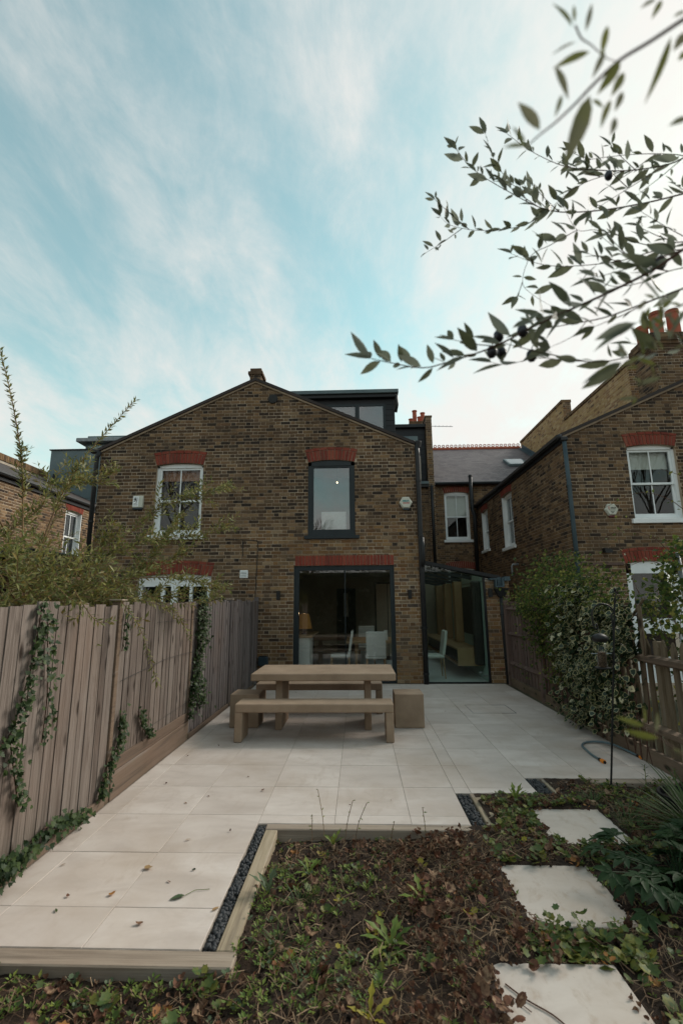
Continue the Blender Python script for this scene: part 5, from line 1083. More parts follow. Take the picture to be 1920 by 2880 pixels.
o = empty('fallen_leaf', (-1.0, 2.92, 0), 'green leaf with a long stalk lying on the near paving', 'leaf', 'leaves fallen on the paving'); fr = frames([(-.99, 2.94, .006)], [(-.8, -.45, 0)], [(0, .1, 1)], [.085]); link('blade', scatter_mesh('blade', t_lens(.5, .08, 0, 5), fr), 'pale_weed', o); m = MB(); m.tube([(-.99, 2.94, .006), (-.95, 2.985, .008), (-.87, 3.0, .006)], .0018, 4); m.build('stalk', 'weed_leaf', o)
for k in range(34):
    x, y = R.uniform(-1.9, 2.7), R.uniform(2.6, 9.5)
    if y < front_edge(x)+.05 or (-1.6 < x < .6 and 5.6 < y < 7.8): continue
    fr = frames([(x, y, .004)], [(R.uniform(-1, 1), R.uniform(-1, 1), .03)], [(R.uniform(-.4, .4), R.uniform(-.4, .4), 1)], [R.uniform(.012, .028)]); tag(link('leaf_scrap', scatter_mesh('leaf_scrap', DEAD, fr), 'dead_leaf'), 'tiny brown leaf scrap lying on the pale paving', 'leaf', 'tiny leaf scraps on the paving')
OB=[([(0.594,0.717,2.208),(0.576,0.736,2.203),(0.531,0.758,2.179),(0.454,0.779,2.149),(0.382,0.8,2.126),(0.328,0.82,2.109),(0.296,0.839,2.099),(0.25,0.859,2.088),(0.184,0.877,2.076),(0.138,0.894,2.075),(0.075,0.905,2.094),(0.035,0.911,2.108)],4.5),
 ([(0.63,0.778,2.164),(0.612,0.796,2.17),(0.543,0.818,2.153),(0.483,0.838,2.141),(0.424,0.857,2.141),(0.372,0.875,2.142)],3.5),
 ([(0.592,0.751,2.036),(0.576,0.772,2.037),(0.494,0.792,2.032),(0.458,0.812,2.035),(0.403,0.829,2.048),(0.354,0.846,2.064),(0.302,0.866,2.063),(0.278,0.885,2.078)],2.2),
 ([(0.444,0.83,2.127),(0.419,0.834,2.101),(0.377,0.836,2.081)],1.5),
 ([(0.856,1.007,2.595),(0.847,1.052,2.625),(0.773,1.097,2.643),(0.664,1.14,2.665),(0.564,1.179,2.71),(0.462,1.207,2.809),(0.372,1.233,2.92),(0.33,1.26,3.034)],4),
 ([(0.582,1.223,2.748),(0.527,1.246,2.726),(0.474,1.264,2.729),(0.385,1.279,2.74),(0.308,1.29,2.772),(0.281,1.301,2.815)],2),
 ([(0.895,1.03,2.748),(0.879,1.071,2.755),(0.856,1.11,2.775),(0.773,1.146,2.8),(0.671,1.178,2.846),(0.626,1.21,2.898),(0.558,1.235,2.978),(0.498,1.258,3.074)],3.5),
 ([(0.926,1.081,2.75),(0.911,1.129,2.829),(0.82,1.178,2.889),(0.704,1.23,2.929),(0.692,1.286,2.966)],2.5),
 ([(0.606,1.266,2.792),(0.546,1.254,2.845),(0.493,1.246,2.872),(0.44,1.23,2.946),(0.414,1.214,3.025)],2),
 ([(0.743,0.898,2.351),(0.73,0.932,2.364),(0.686,0.962,2.386),(0.636,0.996,2.392),(0.556,1.027,2.406),(0.496,1.056,2.431),(0.449,1.083,2.471),(0.422,1.11,2.514)],2.5),
 ([(0.574,1.06,2.536),(0.506,1.065,2.499),(0.455,1.069,2.472),(0.432,1.081,2.406),(0.459,1.088,2.373),(0.504,1.095,2.345)],1.8),
 ([(0.817,0.988,2.426),(0.799,1.016,2.454),(0.731,1.044,2.472),(0.668,1.065,2.525),(0.635,1.091,2.562),(0.605,1.119,2.589),(0.586,1.135,2.674)],2.5),
 ([(0.786,1.165,2.819),(0.691,1.166,2.795),(0.622,1.171,2.759),(0.571,1.178,2.716)],2),
 ([(0.833,1.08,2.742),(0.774,1.085,2.706),(0.698,1.091,2.66),(0.639,1.096,2.624)],2),
 ([(0.705,0.862,2.27),(0.659,0.889,2.278),(0.622,0.919,2.276),(0.578,0.946,2.287),(0.55,0.968,2.327),(0.535,0.988,2.375)],2),
 ([(0.302,0.321,2.099),(0.29,0.328,2.097),(0.265,0.337,2.087),(0.242,0.345,2.079),(0.222,0.355,2.066),(0.21,0.364,2.058),(0.194,0.373,2.048),(0.182,0.381,2.044),(0.17,0.389,2.038)],3.2),
 ([(0.207,0.344,2.12),(0.212,0.346,2.108),(0.221,0.348,2.103),(0.233,0.35,2.091),(0.246,0.352,2.087)],1.5),
 ([(0.401,0.516,1.897),(0.398,0.533,1.901),(0.385,0.55,1.907),(0.367,0.566,1.911),(0.355,0.583,1.911)],2),
 ([(0.365,0.469,1.871),(0.362,0.486,1.87),(0.35,0.502,1.869),(0.347,0.52,1.861),(0.346,0.535,1.863),(0.348,0.555,1.846)],1.8),
 ([(0.405,0.506,1.951),(0.388,0.523,1.948),(0.375,0.539,1.953),(0.363,0.555,1.951)],2),
 ([(0.357,0.556,1.427),(0.356,0.572,1.432),(0.335,0.585,1.45),(0.32,0.599,1.462)],2)]
OL=[((0.199,0.336,2.107),(0.183,0.331,2.131),0.24),
 ((0.201,0.335,2.11),(0.201,0.332,2.128),0.16),
 ((0.211,0.337,2.102),(0.218,0.332,2.13),0.14),
 ((0.203,0.339,2.094),(0.18,0.34,2.084),0.12),
 ((0.215,0.341,2.085),(0.182,0.342,2.072),0.2),
 ((0.183,0.342,2.072),(0.196,0.348,2.044),0.22),
 ((0.228,0.341,2.085),(0.217,0.345,2.062),0.2),
 ((0.231,0.337,2.108),(0.225,0.342,2.081),0.2),
 ((0.242,0.343,2.076),(0.222,0.348,2.048),0.25),
 ((0.245,0.345,2.066),(0.234,0.349,2.046),0.3),
 ((0.244,0.349,2.05),(0.237,0.352,2.033),0.3),
 ((0.288,0.341,2.098),(0.266,0.351,2.041),0.1),
 ((0.233,0.35,2.043),(0.223,0.354,2.018),0.2),
 ((0.237,0.353,2.027),(0.233,0.356,2.011),0.35),
 ((0.214,0.348,2.046),(0.192,0.359,1.986),0.22),
 ((0.169,0.353,2.016),(0.15,0.347,2.043),0.3),
 ((0.155,0.355,2.003),(0.145,0.351,2.021),0.3),
 ((0.156,0.355,2.002),(0.136,0.354,2.002),0.35),
 ((0.189,0.347,2.047),(0.183,0.351,2.028),0.2),
 ((0.28,0.334,2.13),(0.271,0.337,2.114),0.25),
 ((0.275,0.334,2.131),(0.261,0.335,2.124),0.3),
 ((0.301,0.337,2.12),(0.29,0.337,2.115),0.3),
 ((0.303,0.34,2.102),(0.29,0.343,2.086),0.4),
 ((0.216,0.349,2.042),(0.227,0.351,2.036),0.4),
 ((0.302,0.355,2.026),(0.285,0.356,2.02),0.35),
 ((0.303,0.344,2.085),(0.294,0.345,2.077),0.5),
 ((0.379,0.551,1.872),(0.347,0.552,1.863),0.22),
 ((0.351,0.555,1.847),(0.324,0.554,1.846),0.2),
 ((0.353,0.545,1.898),(0.328,0.547,1.885),0.2),
 ((0.35,0.546,1.895),(0.375,0.548,1.887),0.2),
 ((0.338,0.544,1.899),(0.324,0.542,1.909),0.3),
 ((0.351,0.548,1.885),(0.336,0.547,1.884),0.3),
 ((0.379,0.55,1.876),(0.375,0.547,1.893),0.18),
 ((0.369,0.55,1.873),(0.367,0.547,1.889),0.2),
 ((0.357,0.552,1.865),(0.343,0.55,1.873),0.3),
 ((0.333,0.553,1.855),(0.33,0.552,1.861),0.3),
 ((0.357,0.545,1.899),(0.355,0.541,1.919),0.3),
 ((0.371,0.544,1.905),(0.36,0.542,1.916),0.35),
 ((0.372,0.544,1.905),(0.368,0.541,1.919),0.4),
 ((0.394,0.545,1.906),(0.412,0.544,1.912),0.25),
 ((0.382,0.545,1.905),(0.375,0.542,1.918),0.25),
 ((0.349,0.555,1.848),(0.342,0.556,1.839),0.25),
 ((0.38,0.538,1.941),(0.379,0.533,1.964),0.3),
 ((0.359,0.539,1.929),(0.358,0.534,1.955),0.35),
 ((0.383,0.539,1.936),(0.367,0.536,1.946),0.3),
 ((0.394,0.542,1.919),(0.383,0.539,1.933),0.3),
 ((0.318,0.545,1.89),(0.297,0.547,1.877),0.1),
 ((0.407,0.538,1.943),(0.398,0.535,1.956),0.3),
 ((0.368,0.54,1.929),(0.362,0.536,1.948),0.3),
 ((0.386,0.538,1.942),(0.374,0.54,1.929),0.3),
 ((0.397,0.54,1.933),(0.389,0.536,1.951),0.32),
 ((0.358,0.537,1.941),(0.367,0.534,1.959),0.3),
 ((0.38,0.535,1.955),(0.395,0.533,1.968),0.3),
 ((0.403,0.537,1.948),(0.394,0.54,1.929),0.3),
 ((0.351,0.534,1.954),(0.363,0.532,1.968),0.28),
 ((0.373,0.532,1.968),(0.36,0.531,1.974),0.3),
 ((0.406,0.535,1.959),(0.39,0.534,1.964),0.28),
 ((0.395,0.536,1.951),(0.381,0.537,1.945),0.3),
 ((0.331,0.571,1.45),(0.293,0.568,1.458),0.2),
 ((0.315,0.568,1.463),(0.285,0.565,1.473),0.2),
 ((0.328,0.57,1.456),(0.331,0.565,1.479),0.22),
 ((0.315,0.567,1.465),(0.316,0.563,1.487),0.15),
 ((0.358,0.575,1.431),(0.347,0.573,1.439),0.3)]
OF=[(0.286,0.857,2.119),
 (0.272,0.862,2.088),
 (0.298,0.882,2.097),
 (0.347,0.857,2.075),
 (0.323,0.829,2.112),
 (0.558,0.768,2.204),
 (0.657,1.036,2.672)]
SB=[([(-2.855,3.983,1.587),(-2.908,3.988,1.865),(-2.94,3.893,2.66),(-3.006,3.879,3.034),(-3.131,3.838,3.535),(-3.26,3.82,3.917)],9),
 ([(-3.068,4.265,1.675),(-2.933,4.341,2.483),(-2.823,4.476,2.981),(-2.674,4.632,3.385),(-2.444,4.781,3.837)],8),
 ([(-3.039,4.271,1.645),(-2.738,4.544,2.074),(-2.413,4.846,2.36),(-2.203,5.133,2.701),(-1.947,5.457,2.865),(-1.685,5.77,3.082)],8),
 ([(-2.968,4.178,1.615),(-2.555,4.52,2.021),(-2.25,4.888,2.276),(-1.958,5.289,2.364),(-1.616,5.679,2.516)],8),
 ([(-2.969,4.183,1.586),(-2.432,4.629,1.834),(-1.958,5.111,1.887),(-1.668,5.614,1.794)],8),
 ([(-3.199,4.522,1.9),(-3.197,4.689,2.347),(-3.123,4.844,2.873),(-3.033,5.083,2.971),(-2.938,5.303,3.167)],6),
 ([(-2.901,3.642,2.28),(-2.898,3.772,2.136),(-2.852,3.94,1.806)],7),
 ([(-2.831,3.628,1.843),(-2.791,3.766,1.666),(-2.784,3.889,1.561)],7),
 ([(-3.362,4.247,2.236),(-3.109,4.399,2.546),(-3.157,4.551,2.8),(-3.079,4.742,2.883)],5),
 ([(-2.673,4.807,1.579),(-2.344,5.136,2.036),(-2.245,5.466,2.451),(-2.213,5.815,2.757)],6),
 ([(-2.722,4.601,1.581),(-2.436,5.154,1.93),(-2.147,5.718,2.222)],6),
 ([(-2.681,4.404,1.552),(-2.304,4.733,1.674),(-1.935,5.085,1.675),(-1.687,5.447,1.603)],6)]
SD=[([(-2.261,4.261,1.834),(-1.958,4.325,1.692),(-1.73,4.383,1.564),(-1.646,4.436,1.437),(-1.592,4.492,1.292)],4),
 ([(-2.032,4.0,1.643),(-1.896,4.062,1.439),(-1.832,4.118,1.248),(-1.74,4.205,0.908)],4),
 ([(-2.125,3.473,1.716),(-2.012,3.512,1.538),(-1.935,3.527,1.474),(-1.832,3.528,1.486)],3),
 ([(-2.126,4.885,1.792),(-1.876,5.013,1.703),(-1.688,5.111,1.759),(-1.53,5.233,1.685)],4),
 ([(-2.307,4.057,1.824),(-2.116,4.158,1.69),(-1.839,4.251,1.612),(-1.695,4.342,1.518)],3),
 ([(-2.226,3.354,1.788),(-2.128,3.379,1.677),(-2.004,3.402,1.577),(-2.068,3.417,1.492)],3)]
# ================================================================= plants
def jit(n, s): return RN.normal(size=(n, 3))*s
# ---- olive tree: trunk stands out of frame to the right, its branches reach into view
OT = empty('olive_tree', (1.75, .7, -.1), 'olive tree with grey-green leaves and black olives, its branches hanging in at the upper right', 'tree')
m = MB(); m.tube([(1.75, .7, -.12), (1.72, .72, .6), (1.78, .68, 1.3), (1.7, .75, 1.75)], [.075, .06, .055, .045], 9); m.build('trunk', 'bark', OT, smooth=True)
m = MB()
for a in OB: m.tube(smooth_path([(1.72, .73, 1.6), tuple((np.array((1.72, .73, 1.9))+np.array(a[0][0]))/2+np.array((.1, 0, .05))), a[0][0]], 3), [.007]*3+[.006]*3+[.004], 6) if (Vector(a[0][0])-CAM).length > .75 and a[1] > 2.4 else None
m.build('limb', 'bark', OT, smooth=True)
LP, LD, LN, LS, NP, ND, NN, NS = [], [], [], [], [], [], [], []
for pts, wd in OB:
    P = smooth_path(pts, 4); n = len(P); m = MB(); r0 = wd*.00062
    m.tube(P, [r0*(1-.72*i/n) for i in range(n)], 6); m.build('branch', 'twig_brown', OT, smooth=True)
    L = sum((P[i+1]-P[i]).length for i in range(n-1)); near = (Vector(pts[-1])-CAM).length < .75
    if near: continue
    def put(path, step, sz0, sz1, frac0=.0):
        q, t = along([tuple(p) for p in path], max(3, int(sum((Vector(path[i+1])-Vector(path[i])).length for i in range(len(path)-1))/step)))
        for i in range(len(q)):
            if i < frac0*len(q): continue
            for s in (-1, 1):
                if R.random() < (.12 if wd > 4.2 else .28) or min((Vector(q[i])-Vector(f)).length for f in OF) < .016: continue
                up = np.array((R.uniform(-.2, .2), R.uniform(-.25, .25), 1.0)); side = np.cross(t[i], (0, 1, 0)); side = side/max(np.linalg.norm(side), 1e-6)
                a = i*1.3; d = t[i]*R.uniform(.3, .95)+(side*math.cos(a)+np.cross(side, t[i])*math.sin(a))*s*R.uniform(.45, .95)+up*R.uniform(.15, .75)
                LP.append(q[i]+d*.004); LD.append(d); LN.append(RN.normal(size=3)*.85+np.array((0, -1, .2))); LS.append(R.uniform(sz0*.75, sz1*1.08))
        tip = q[-1]; LP.append(tip); LD.append(t[-1]); LN.append(np.array((0, -1, .5))); LS.append(sz1)
    put(P, .021 if wd > 4.2 else .024, .038 if wd > 4.2 else .034, .062, .05 if wd > 3 else 0)
    for k in range(int(L/.16)):     # side twigs
        i = R.randrange(2, max(3, int(n*.72))); t = (P[i+1]-P[i-1]).normalized(); b = P[i]; ln = R.uniform(.06, .17)
        d = (t*R.uniform(.3, 1)+Vector((R.uniform(-.5, .5), R.uniform(-.6, .6), R.uniform(-.5, .9)))).normalized()
        e = [b, b+d*ln*.5+Vector((0, 0, .008)), b+d*ln+Vector((0, 0, .022))]
        m = MB(); m.tube(e, [.0013, .001, .0006], 5); m.build('twig', 'twig_brown', OT); put([tuple(x) for x in e], .024, .026, .046, .15)
leaves(OT, LENS4, frames(LP, LD, LN, LS), 'olive_leaf', 'olive_leaf', 300)
NP = [a for a, b, w in OL]; ND = [np.array(b)-np.array(a) for a, b, w in OL]; NS = [np.linalg.norm(d) for d in ND]
fr = frames(NP, ND, [np.array((R.uniform(-.35, .35), -1, R.uniform(-.3, .3))) for _ in OL], NS); ws = np.array([w for *_, w in OL])/.34*1.12
fr = (fr[0], fr[1], fr[2]*ws[:, None], fr[3]); leaf_objs('leaf', LENS4, fr, 'olive_leaf_near', OT, 'olive_leaf_near')
for p in OF:
    m = MB(); m.lathe([(.001, -.0125), (.006, -.0105), (.0095, -.005), (.0102, 0), (.0095, .006), (.006, .0115), (.001, .0132)], p, 12); f = m.build('olive', 'olive_fruit', OT, smooth=True); m = MB(); m.tube([(p[0], p[1], p[2]+.012), (p[0]+.004, p[1], p[2]+.022)], .0009, 4); m.build('fruit_stalk', 'twig_brown', f)

# ---- willow-leaved shrub leaning over the left fence
SH = empty('shrub', (-3.0, 4.3, -.2), 'loose yellow-green willow-leaved shrub leaning over the left fence', 'shrub')
SP, SDr, SN, SS = [], [], [], []
def leafy(path, step, s0, s1, start=0.):
    q, t = along([tuple(p) for p in path], max(3, int(sum((Vector(path[i+1])-Vector(path[i])).length for i in range(len(path)-1))/step)))
    for i in range(len(q)):
        if i < start*len(q): continue
        a = i*2.4+R.random(); u = np.cross(t[i], (.3, .8, .5)); u /= max(np.linalg.norm(u), 1e-6); v = np.cross(t[i], u)
        d = t[i]*R.uniform(.3, .9)+(u*math.cos(a)+v*math.sin(a))*R.uniform(.5, .9); SP.append(q[i]); SDr.append(d); SN.append(RN.normal(size=3)+np.array((0, -.3, .9))); SS.append(R.uniform(s0, s1))
def twig(b, d, ln, r=.0022, droop=.04, step=.014, s=(.052, .09)):
    d = Vector(d).normalized(); p = [b, b+d*ln*.4+Vector((0, 0, .01)), b+d*ln*.75, b+d*ln+Vector((0, 0, -droop*R.uniform(-.5, 1)))]
    TW.tube(p, [r, r*.8, r*.6, r*.35], 4, cap=False); leafy([tuple(x) for x in p], step, *s)
TW = MB()
for k, (pts, wd) in enumerate(SB):
    P = smooth_path(pts, 5); n = len(P); m = MB(); m.tube(P, [wd*.0011*(1-.75*i/n) for i in range(n)], 7); m.build('stem', 'shrub_stem', SH, smooth=True)
    tall = k in (0, 1); leafy([tuple(p) for p in P[int(n*(.35 if tall else .1)):]], .013 if tall else .016, .045, .075)
    if tall: leafy([tuple(p) for p in P[int(n*.4):]], .016, .045, .065)
    L = sum((P[i+1]-P[i]).length for i in range(n-1))
    for j in range(int(L/(.16 if tall else .10 if k in (4, 11) else .062))):
        i = R.randrange(1, int(n*.55) if tall else n-1); t = (P[i+1]-P[i-1]).normalized()
        d = t*R.uniform(.4, 1)+Vector((R.uniform(-.5, .6), R.uniform(-.6, .4), R.uniform(-.25, .7)))
        twig(P[i], d, R.uniform(.1, .2) if tall else R.uniform(.16, .36))
for k, (pts, wd) in enumerate(SD):
    P = smooth_path(pts, 5); TW.tube(P, [.0035*(1-.7*i/len(P)) for i in range(len(P))], 5); leafy([tuple(p) for p in P], .012, .04, .065)
for k in range(420):               # dense body of the shrub just above the fence
    y = R.uniform(3.0, 5.5); x = -2.15-abs(R.gauss(0, .5))-.05; z = 1.35+R.random()**1.3*(.75 if y < 4.5 else .35)
    twig(Vector((x-.1, y, z-.08)), (R.uniform(-.5, .7), R.uniform(-.3, .8), R.uniform(.0, .6)), R.uniform(.2, .42), .003, .05, .018)
tag(TW.build('twigs', 'shrub_stem', SH), kind='stuff')
leaves(SH, LENSN, frames(SP, SDr, SN, SS), 'willow_leaf', 'willow_leaf', 300)

# ---- ivy on the left fence
def ivy(name, label, strips, x0, sgn, n, s0, s1, tmpl, mat, key, nind, group, puff=.05, stemmat='twig_brown'):
    o = empty(name, (x0, strips[0][0][-1][1], 0), label, 'ivy', group); P, D, N_, S = [], [], [], []; m = MB(); tot = sum(w*len(p) for p, w in strips)
    for pts, w in strips:
        k = int(n*w*len(pts)/tot); q, t = along(pts, max(k, 4)); m.tube(smooth_path([(x0+sgn*.008, p[1], p[2]) for p in pts], 4), .004, 5)
        for i in range(len(q)):
            P.append((x0+sgn*(.01+abs(R.gauss(0, puff))), q[i][1]+R.gauss(0, w*.5), max(.01, q[i][2]+R.gauss(0, w*.35)))); D.append((sgn*R.uniform(.0, .5), R.uniform(-.8, .8), R.uniform(-1, .25))); N_.append((sgn*1., R.uniform(-.7, .3), R.uniform(.1, .9))); S.append(R.uniform(s0, s1))
    m.build('stem', stemmat, o); leaves(o, tmpl, frames(P, D, N_, S), mat, key, nind); return o
IG = 'ivy climbing on the left fence'
X_ = FX
def L3(*a): return [(X_, y, z) for y, z in a]
ivy('ivy', 'trailing ivy strand down the nearest left fence boards', [(L3((3.07, 1.62), (3.05, 1.3), (3.0, 1.1), (2.92, .86), (2.83, .8)), .06), (L3((3.14, 1.5), (3.22, 1.06), (3.22, .72)), .045), (L3((2.91, .84), (2.99, .6), (3.06, .4)), .05)], FX, 1, 420, .022, .042, IVY, 'ivy_leaf', 'ivy_leaf', 150, IG, .03)
ivy('ivy', 'thick ivy curtain hanging over the middle of the left fence', [(L3((6.25, 1.72), (6.24, 1.45), (6.2, 1.1)), .16), (L3((6.2, 1.1), (6.12, .83), (6.08, .5)), .11), (L3((6.0, .65), (5.95, .25)), .07), (L3((6.3, .65), (6.35, .3)), .06)], FX, 1, 1300, .028, .048, IVY, 'ivy_leaf', 'ivy_leaf', 200, IG, .05)
ivy('ivy', 'thin ivy wisp under the fence top beside a post', [(L3((4.22, 1.55), (4.2, 1.2)), .03)], FX, 1, 50, .025, .04, IVY, 'ivy_leaf', 'ivy_leaf', 50, IG, .02)
ivy('ivy', 'dark ivy clump low on the fence beside the post', [(L3((4.25, .68), (4.28, .5), (4.18, .35)), .07), (L3((4.6, .62), (4.75, .42), (4.9, .34)), .045)], FX, 1, 260, .024, .042, IVY, 'ivy_leaf', 'ivy_leaf', 150, IG, .03)
ivy('ivy', 'small ivy sprig at the foot of the fence post', [(L3((4.1, .34), (4.0, .08)), .045)], FX, 1, 90, .024, .042, IVY, 'ivy_leaf', 'ivy_leaf', 70, IG, .03)
ivy('ivy', 'ivy creeping along the foot of the fence at the left edge', [(L3((2.78, .12), (2.97, .12), (3.11, .13)), .09), (L3((3.2, .14), (3.4, .16), (3.8, .06)), .07)], FX, 1, 430, .024, .045, IVY, 'ivy_leaf', 'ivy_leaf', 180, IG, .05)

# ---- climbers on the right fence
VI = empty('ivy', (2.9, 5.8, 0), 'cream-edged variegated ivy covering the right fence behind the feeder', 'ivy')
n = 1650; P, D, N_, S = [], [], [], []
while len(P) < n:
    y = R.uniform(5.1, 7.2); z = R.uniform(.05, 1.85)
    top = 1.35+.25*(y-5) if y < 6.5 else 1.75; bot = .15 if y > 5.6 else .28+(5.6-y)*.75
    top += R.gauss(0, .16)+.1; bot += R.gauss(0, .12)
    if z > top or z < bot or (y > 6.3 and R.random() < (y-6.3)*1.1): continue
    if R.random() < .8 and math.sin(y*6+z*5)+math.sin(y*3.1-z*7) < -.35: continue
    P.append((2.87-abs(R.gauss(0, .09))-.02*(y > 5.5), y, z)); D.append((-R.uniform(0, .8), R.uniform(-.9, .8), R.uniform(-1, .2))); N_.append((-1., -R.uniform(-.5, 1.1), R.uniform(-.2, 1.2))); S.append(R.uniform(.042, .085))
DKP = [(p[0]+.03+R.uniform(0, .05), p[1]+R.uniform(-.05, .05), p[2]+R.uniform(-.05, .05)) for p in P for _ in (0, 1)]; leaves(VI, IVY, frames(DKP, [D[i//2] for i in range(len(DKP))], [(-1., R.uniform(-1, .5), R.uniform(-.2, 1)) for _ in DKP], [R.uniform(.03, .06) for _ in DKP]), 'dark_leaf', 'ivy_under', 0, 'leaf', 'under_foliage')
leaves(VI, IVYV, frames(P, D, N_, S), 'variegated_leaf', 'variegated_leaf', 300)
m = MB()
for k in range(16): y = R.uniform(4.9, 6.9); m.tube([(2.88, y, .0), (2.87, y+R.uniform(-.2, .2), .6), (2.86, y+R.uniform(-.35, .35), 1.3)], [.006, .005, .003], 5)
m.build('stem', 'twig_brown', VI)
CI = empty('climber', (2.95, 7.4, 0), 'bushy green climber mounded over the top of the far right fence', 'climber')
P, D, N_, S = [], [], [], []
while len(P) < 5600:
    y = R.uniform(5.4, 8.9); z = R.uniform(.25, 2.4)
    top = (2.28-.30*abs(y-6.9)**1.5 if y < 8.0 else 1.9-.45*(y-8.0))+.10*math.sin(y*9)+.07*math.sin(y*21+1); bot = 1.42-(.75 if 6.5 < y < 8.3 else .1)*max(0, .5+.5*math.sin(y*13))-(.4 if 6.6 < y < 7.5 else 0)*R.random()
    if z > top-.05*R.random() or (z < bot and R.random() > (.16 if y < 7.4 and z > .5 else .03)): continue
    th = .32 if z > 1.55 else .1
    P.append((2.92+R.gauss(-.04, th*.6), y, z)); D.append((-R.uniform(-.2, .8), R.uniform(-.8, .7), R.uniform(-.9, .5))); N_.append((-.8, -R.uniform(0, .9), R.uniform(.1, 1.2))); S.append(R.uniform(.026, .055))
leaves(CI, IVY, frames(P, D, N_, S), 'climber_leaf', 'climber_leaf', 300)
m = MB()
for k in range(22): y = R.uniform(6.2, 8.2); m.tube([(2.97, y, .0), (2.97, y+R.uniform(-.1, .1), 1.0), (2.95+R.uniform(-.2, .2), y+R.uniform(-.3, .3), 1.9)], [.01, .008, .004], 5)
m.build('stem', 'twig_brown', CI)
RC = empty('climbing_shrub', (3.35, 4.6, -.1), 'dark tangled climbing shrub at the right edge in front of the neighbour door', 'shrub')
P, D, N_, S = [], [], [], []
while len(P) < 2900:
    y = R.uniform(3.7, 5.45); x = 2.98+abs(R.gauss(.12, .2)); z = R.uniform(.25, 2.25)
    if z > 2.2-1.1*max(0, y-4.75) or R.random() < (y-4.3)*.75 + .25*math.sin(z*5+y*3) or math.sin(x*9+z*4)+math.sin(y*7+z*6) < -.9: continue
    if z < 1.0 and R.random() < .8: continue
    P.append((x, y, z)); D.append((R.uniform(-1, .6), R.uniform(-1, .6), R.uniform(-.9, .4))); N_.append((-.6, -R.uniform(.1, .9), R.uniform(.1, 1))); S.append(R.uniform(.03, .06))
leaves(RC, IVY, frames(P, D, N_, S), 'climber_leaf', 'shrub_leaf', 250)
m = MB()
for k in range(60):
    a = Vector((3.1+R.uniform(0, .3), R.uniform(4.2, 5.2), R.uniform(.6, 1.8))); b = a+Vector((R.uniform(-.25, .3), R.uniform(-.2, .5), R.uniform(-.1, .5))); m.tube(smooth_path([a, (a+b)/2+Vector((0, 0, R.uniform(0, .12))), b], 3), .0028, 4, cap=False)
tag(m.build('twigs', 'twig_brown', RC), kind='stuff')
m = MB(); P, D, N_, S = [], [], [], []
for pts in ([(3.2, 5.1, 1.0), (3.0, 5.2, 1.7), (2.92, 5.3, 2.2), (2.97, 5.3, 2.55)], [(3.3, 4.8, 1.7), (3.1, 4.9, 2.2), (2.85, 5.1, 2.35), (2.7, 5.3, 2.25)], [(3.4, 4.6, 2.0), (3.25, 4.7, 2.5), (3.0, 4.9, 2.72), (2.75, 5.2, 2.62)], [(3.4, 4.5, 2.1), (3.35, 4.6, 2.7), (3.15, 4.8, 2.95)], [(3.2, 4.7, 1.8), (3.0, 4.9, 2.0), (2.8, 5.0, 1.95)]):
    sp = smooth_path(pts, 5); m.tube(sp, [.005*(1-.7*i/len(sp)) for i in range(len(sp))], 5); q, t = along([tuple(v) for v in sp], 26)
    for i in range(5, 26):
        if R.random() < .7:
            P.append(q[i]+jit(1, .025)[0]); D.append(t[i]*.4+RN.normal(size=3)*.7); N_.append((R.uniform(-.5, .5), -.7, .8)); S.append(R.uniform(.032, .055))
m.build('cane', 'twig_brown', RC); leaves(RC, t_lens(.55, .1), frames(P, D, N_, S), 'climber_leaf', 'rose_leaf', 120)
o = empty('metal_pole', (3.12, 4.62, 0), 'grey metal pole inside the dark climber at the right edge', 'pole'); m = MB(); m.tube([(3.13, 4.58, .0), (3.12, 4.62, 1.0), (3.16, 4.74, 2.05)], .022, 8); m.build('tube', 'pole_grey', o, smooth=True); m = MB(); m.lathe([(.024, -.015), (.027, -.01), (.027, .012), (.01, .018)], (3.16, 4.74, 2.05), 10); m.build('cap', 'pole_grey', o)

# ---- planting and litter in the bed
def on_stone(x, y, g=.0): return any(a+g < x < b-g and c+g < y < d-g for a, b, c, d in STONES)
def ok(x, y, g=.03): return inbed(x, y) and not on_stone(x, y, g)
def samp(n, wfn, box):
    o = []
    while len(o) < n:
        x, y = R.uniform(box[0], box[1]), R.uniform(box[2], box[3])
        if ok(x, y) and R.random() < wfn(x, y): o.append((x, y))
    return o
def brown(x, y):
    w = .16
    if .05 < x < .9 and y < 3.75: w = 1.0 if x > .18+.08*math.sin(y*5) else .5
    if y > 3.35 and x > -.5: w = max(w, .55)
    if y < 2.42: w = max(w, .6)
    if y < 2.35 and x > .9: w = .8
    if x > 1.2: w = max(w, .25)
    return w
BX = (-2.2, 2.6, 1.75, 4.6)
pts = samp(4600, lambda x, y: brown(x, y)*(.25 if math.sin(x*11+y*4)+math.sin(y*9-x*5+2) < -.5 else 1), BX); P = [(x, y, .008 if on_stone(x, y) else soil_z(x, y)+R.uniform(.0, .035)+(.045*R.random() if brown(x, y) > .9 else 0)) for x, y in pts]; n = len(P)
me = scatter_mesh('leaf_litter', DEAD, frames(P, RN.normal(size=(n, 3))*np.array((1, 1, .5)), RN.normal(size=(n, 3))*np.array((.7, .7, .4))+np.array((0, -.2, .6)), np.where(RN.random(n) < .07, RN.uniform(.045, .08, n), RN.uniform(.01, .036, n))))
tag(link('leaf_litter', me, 'dead_leaf'), 'brown withered leaf litter heaped across the soil bed', 'leaf litter', None, 'stuff')
m = MB()
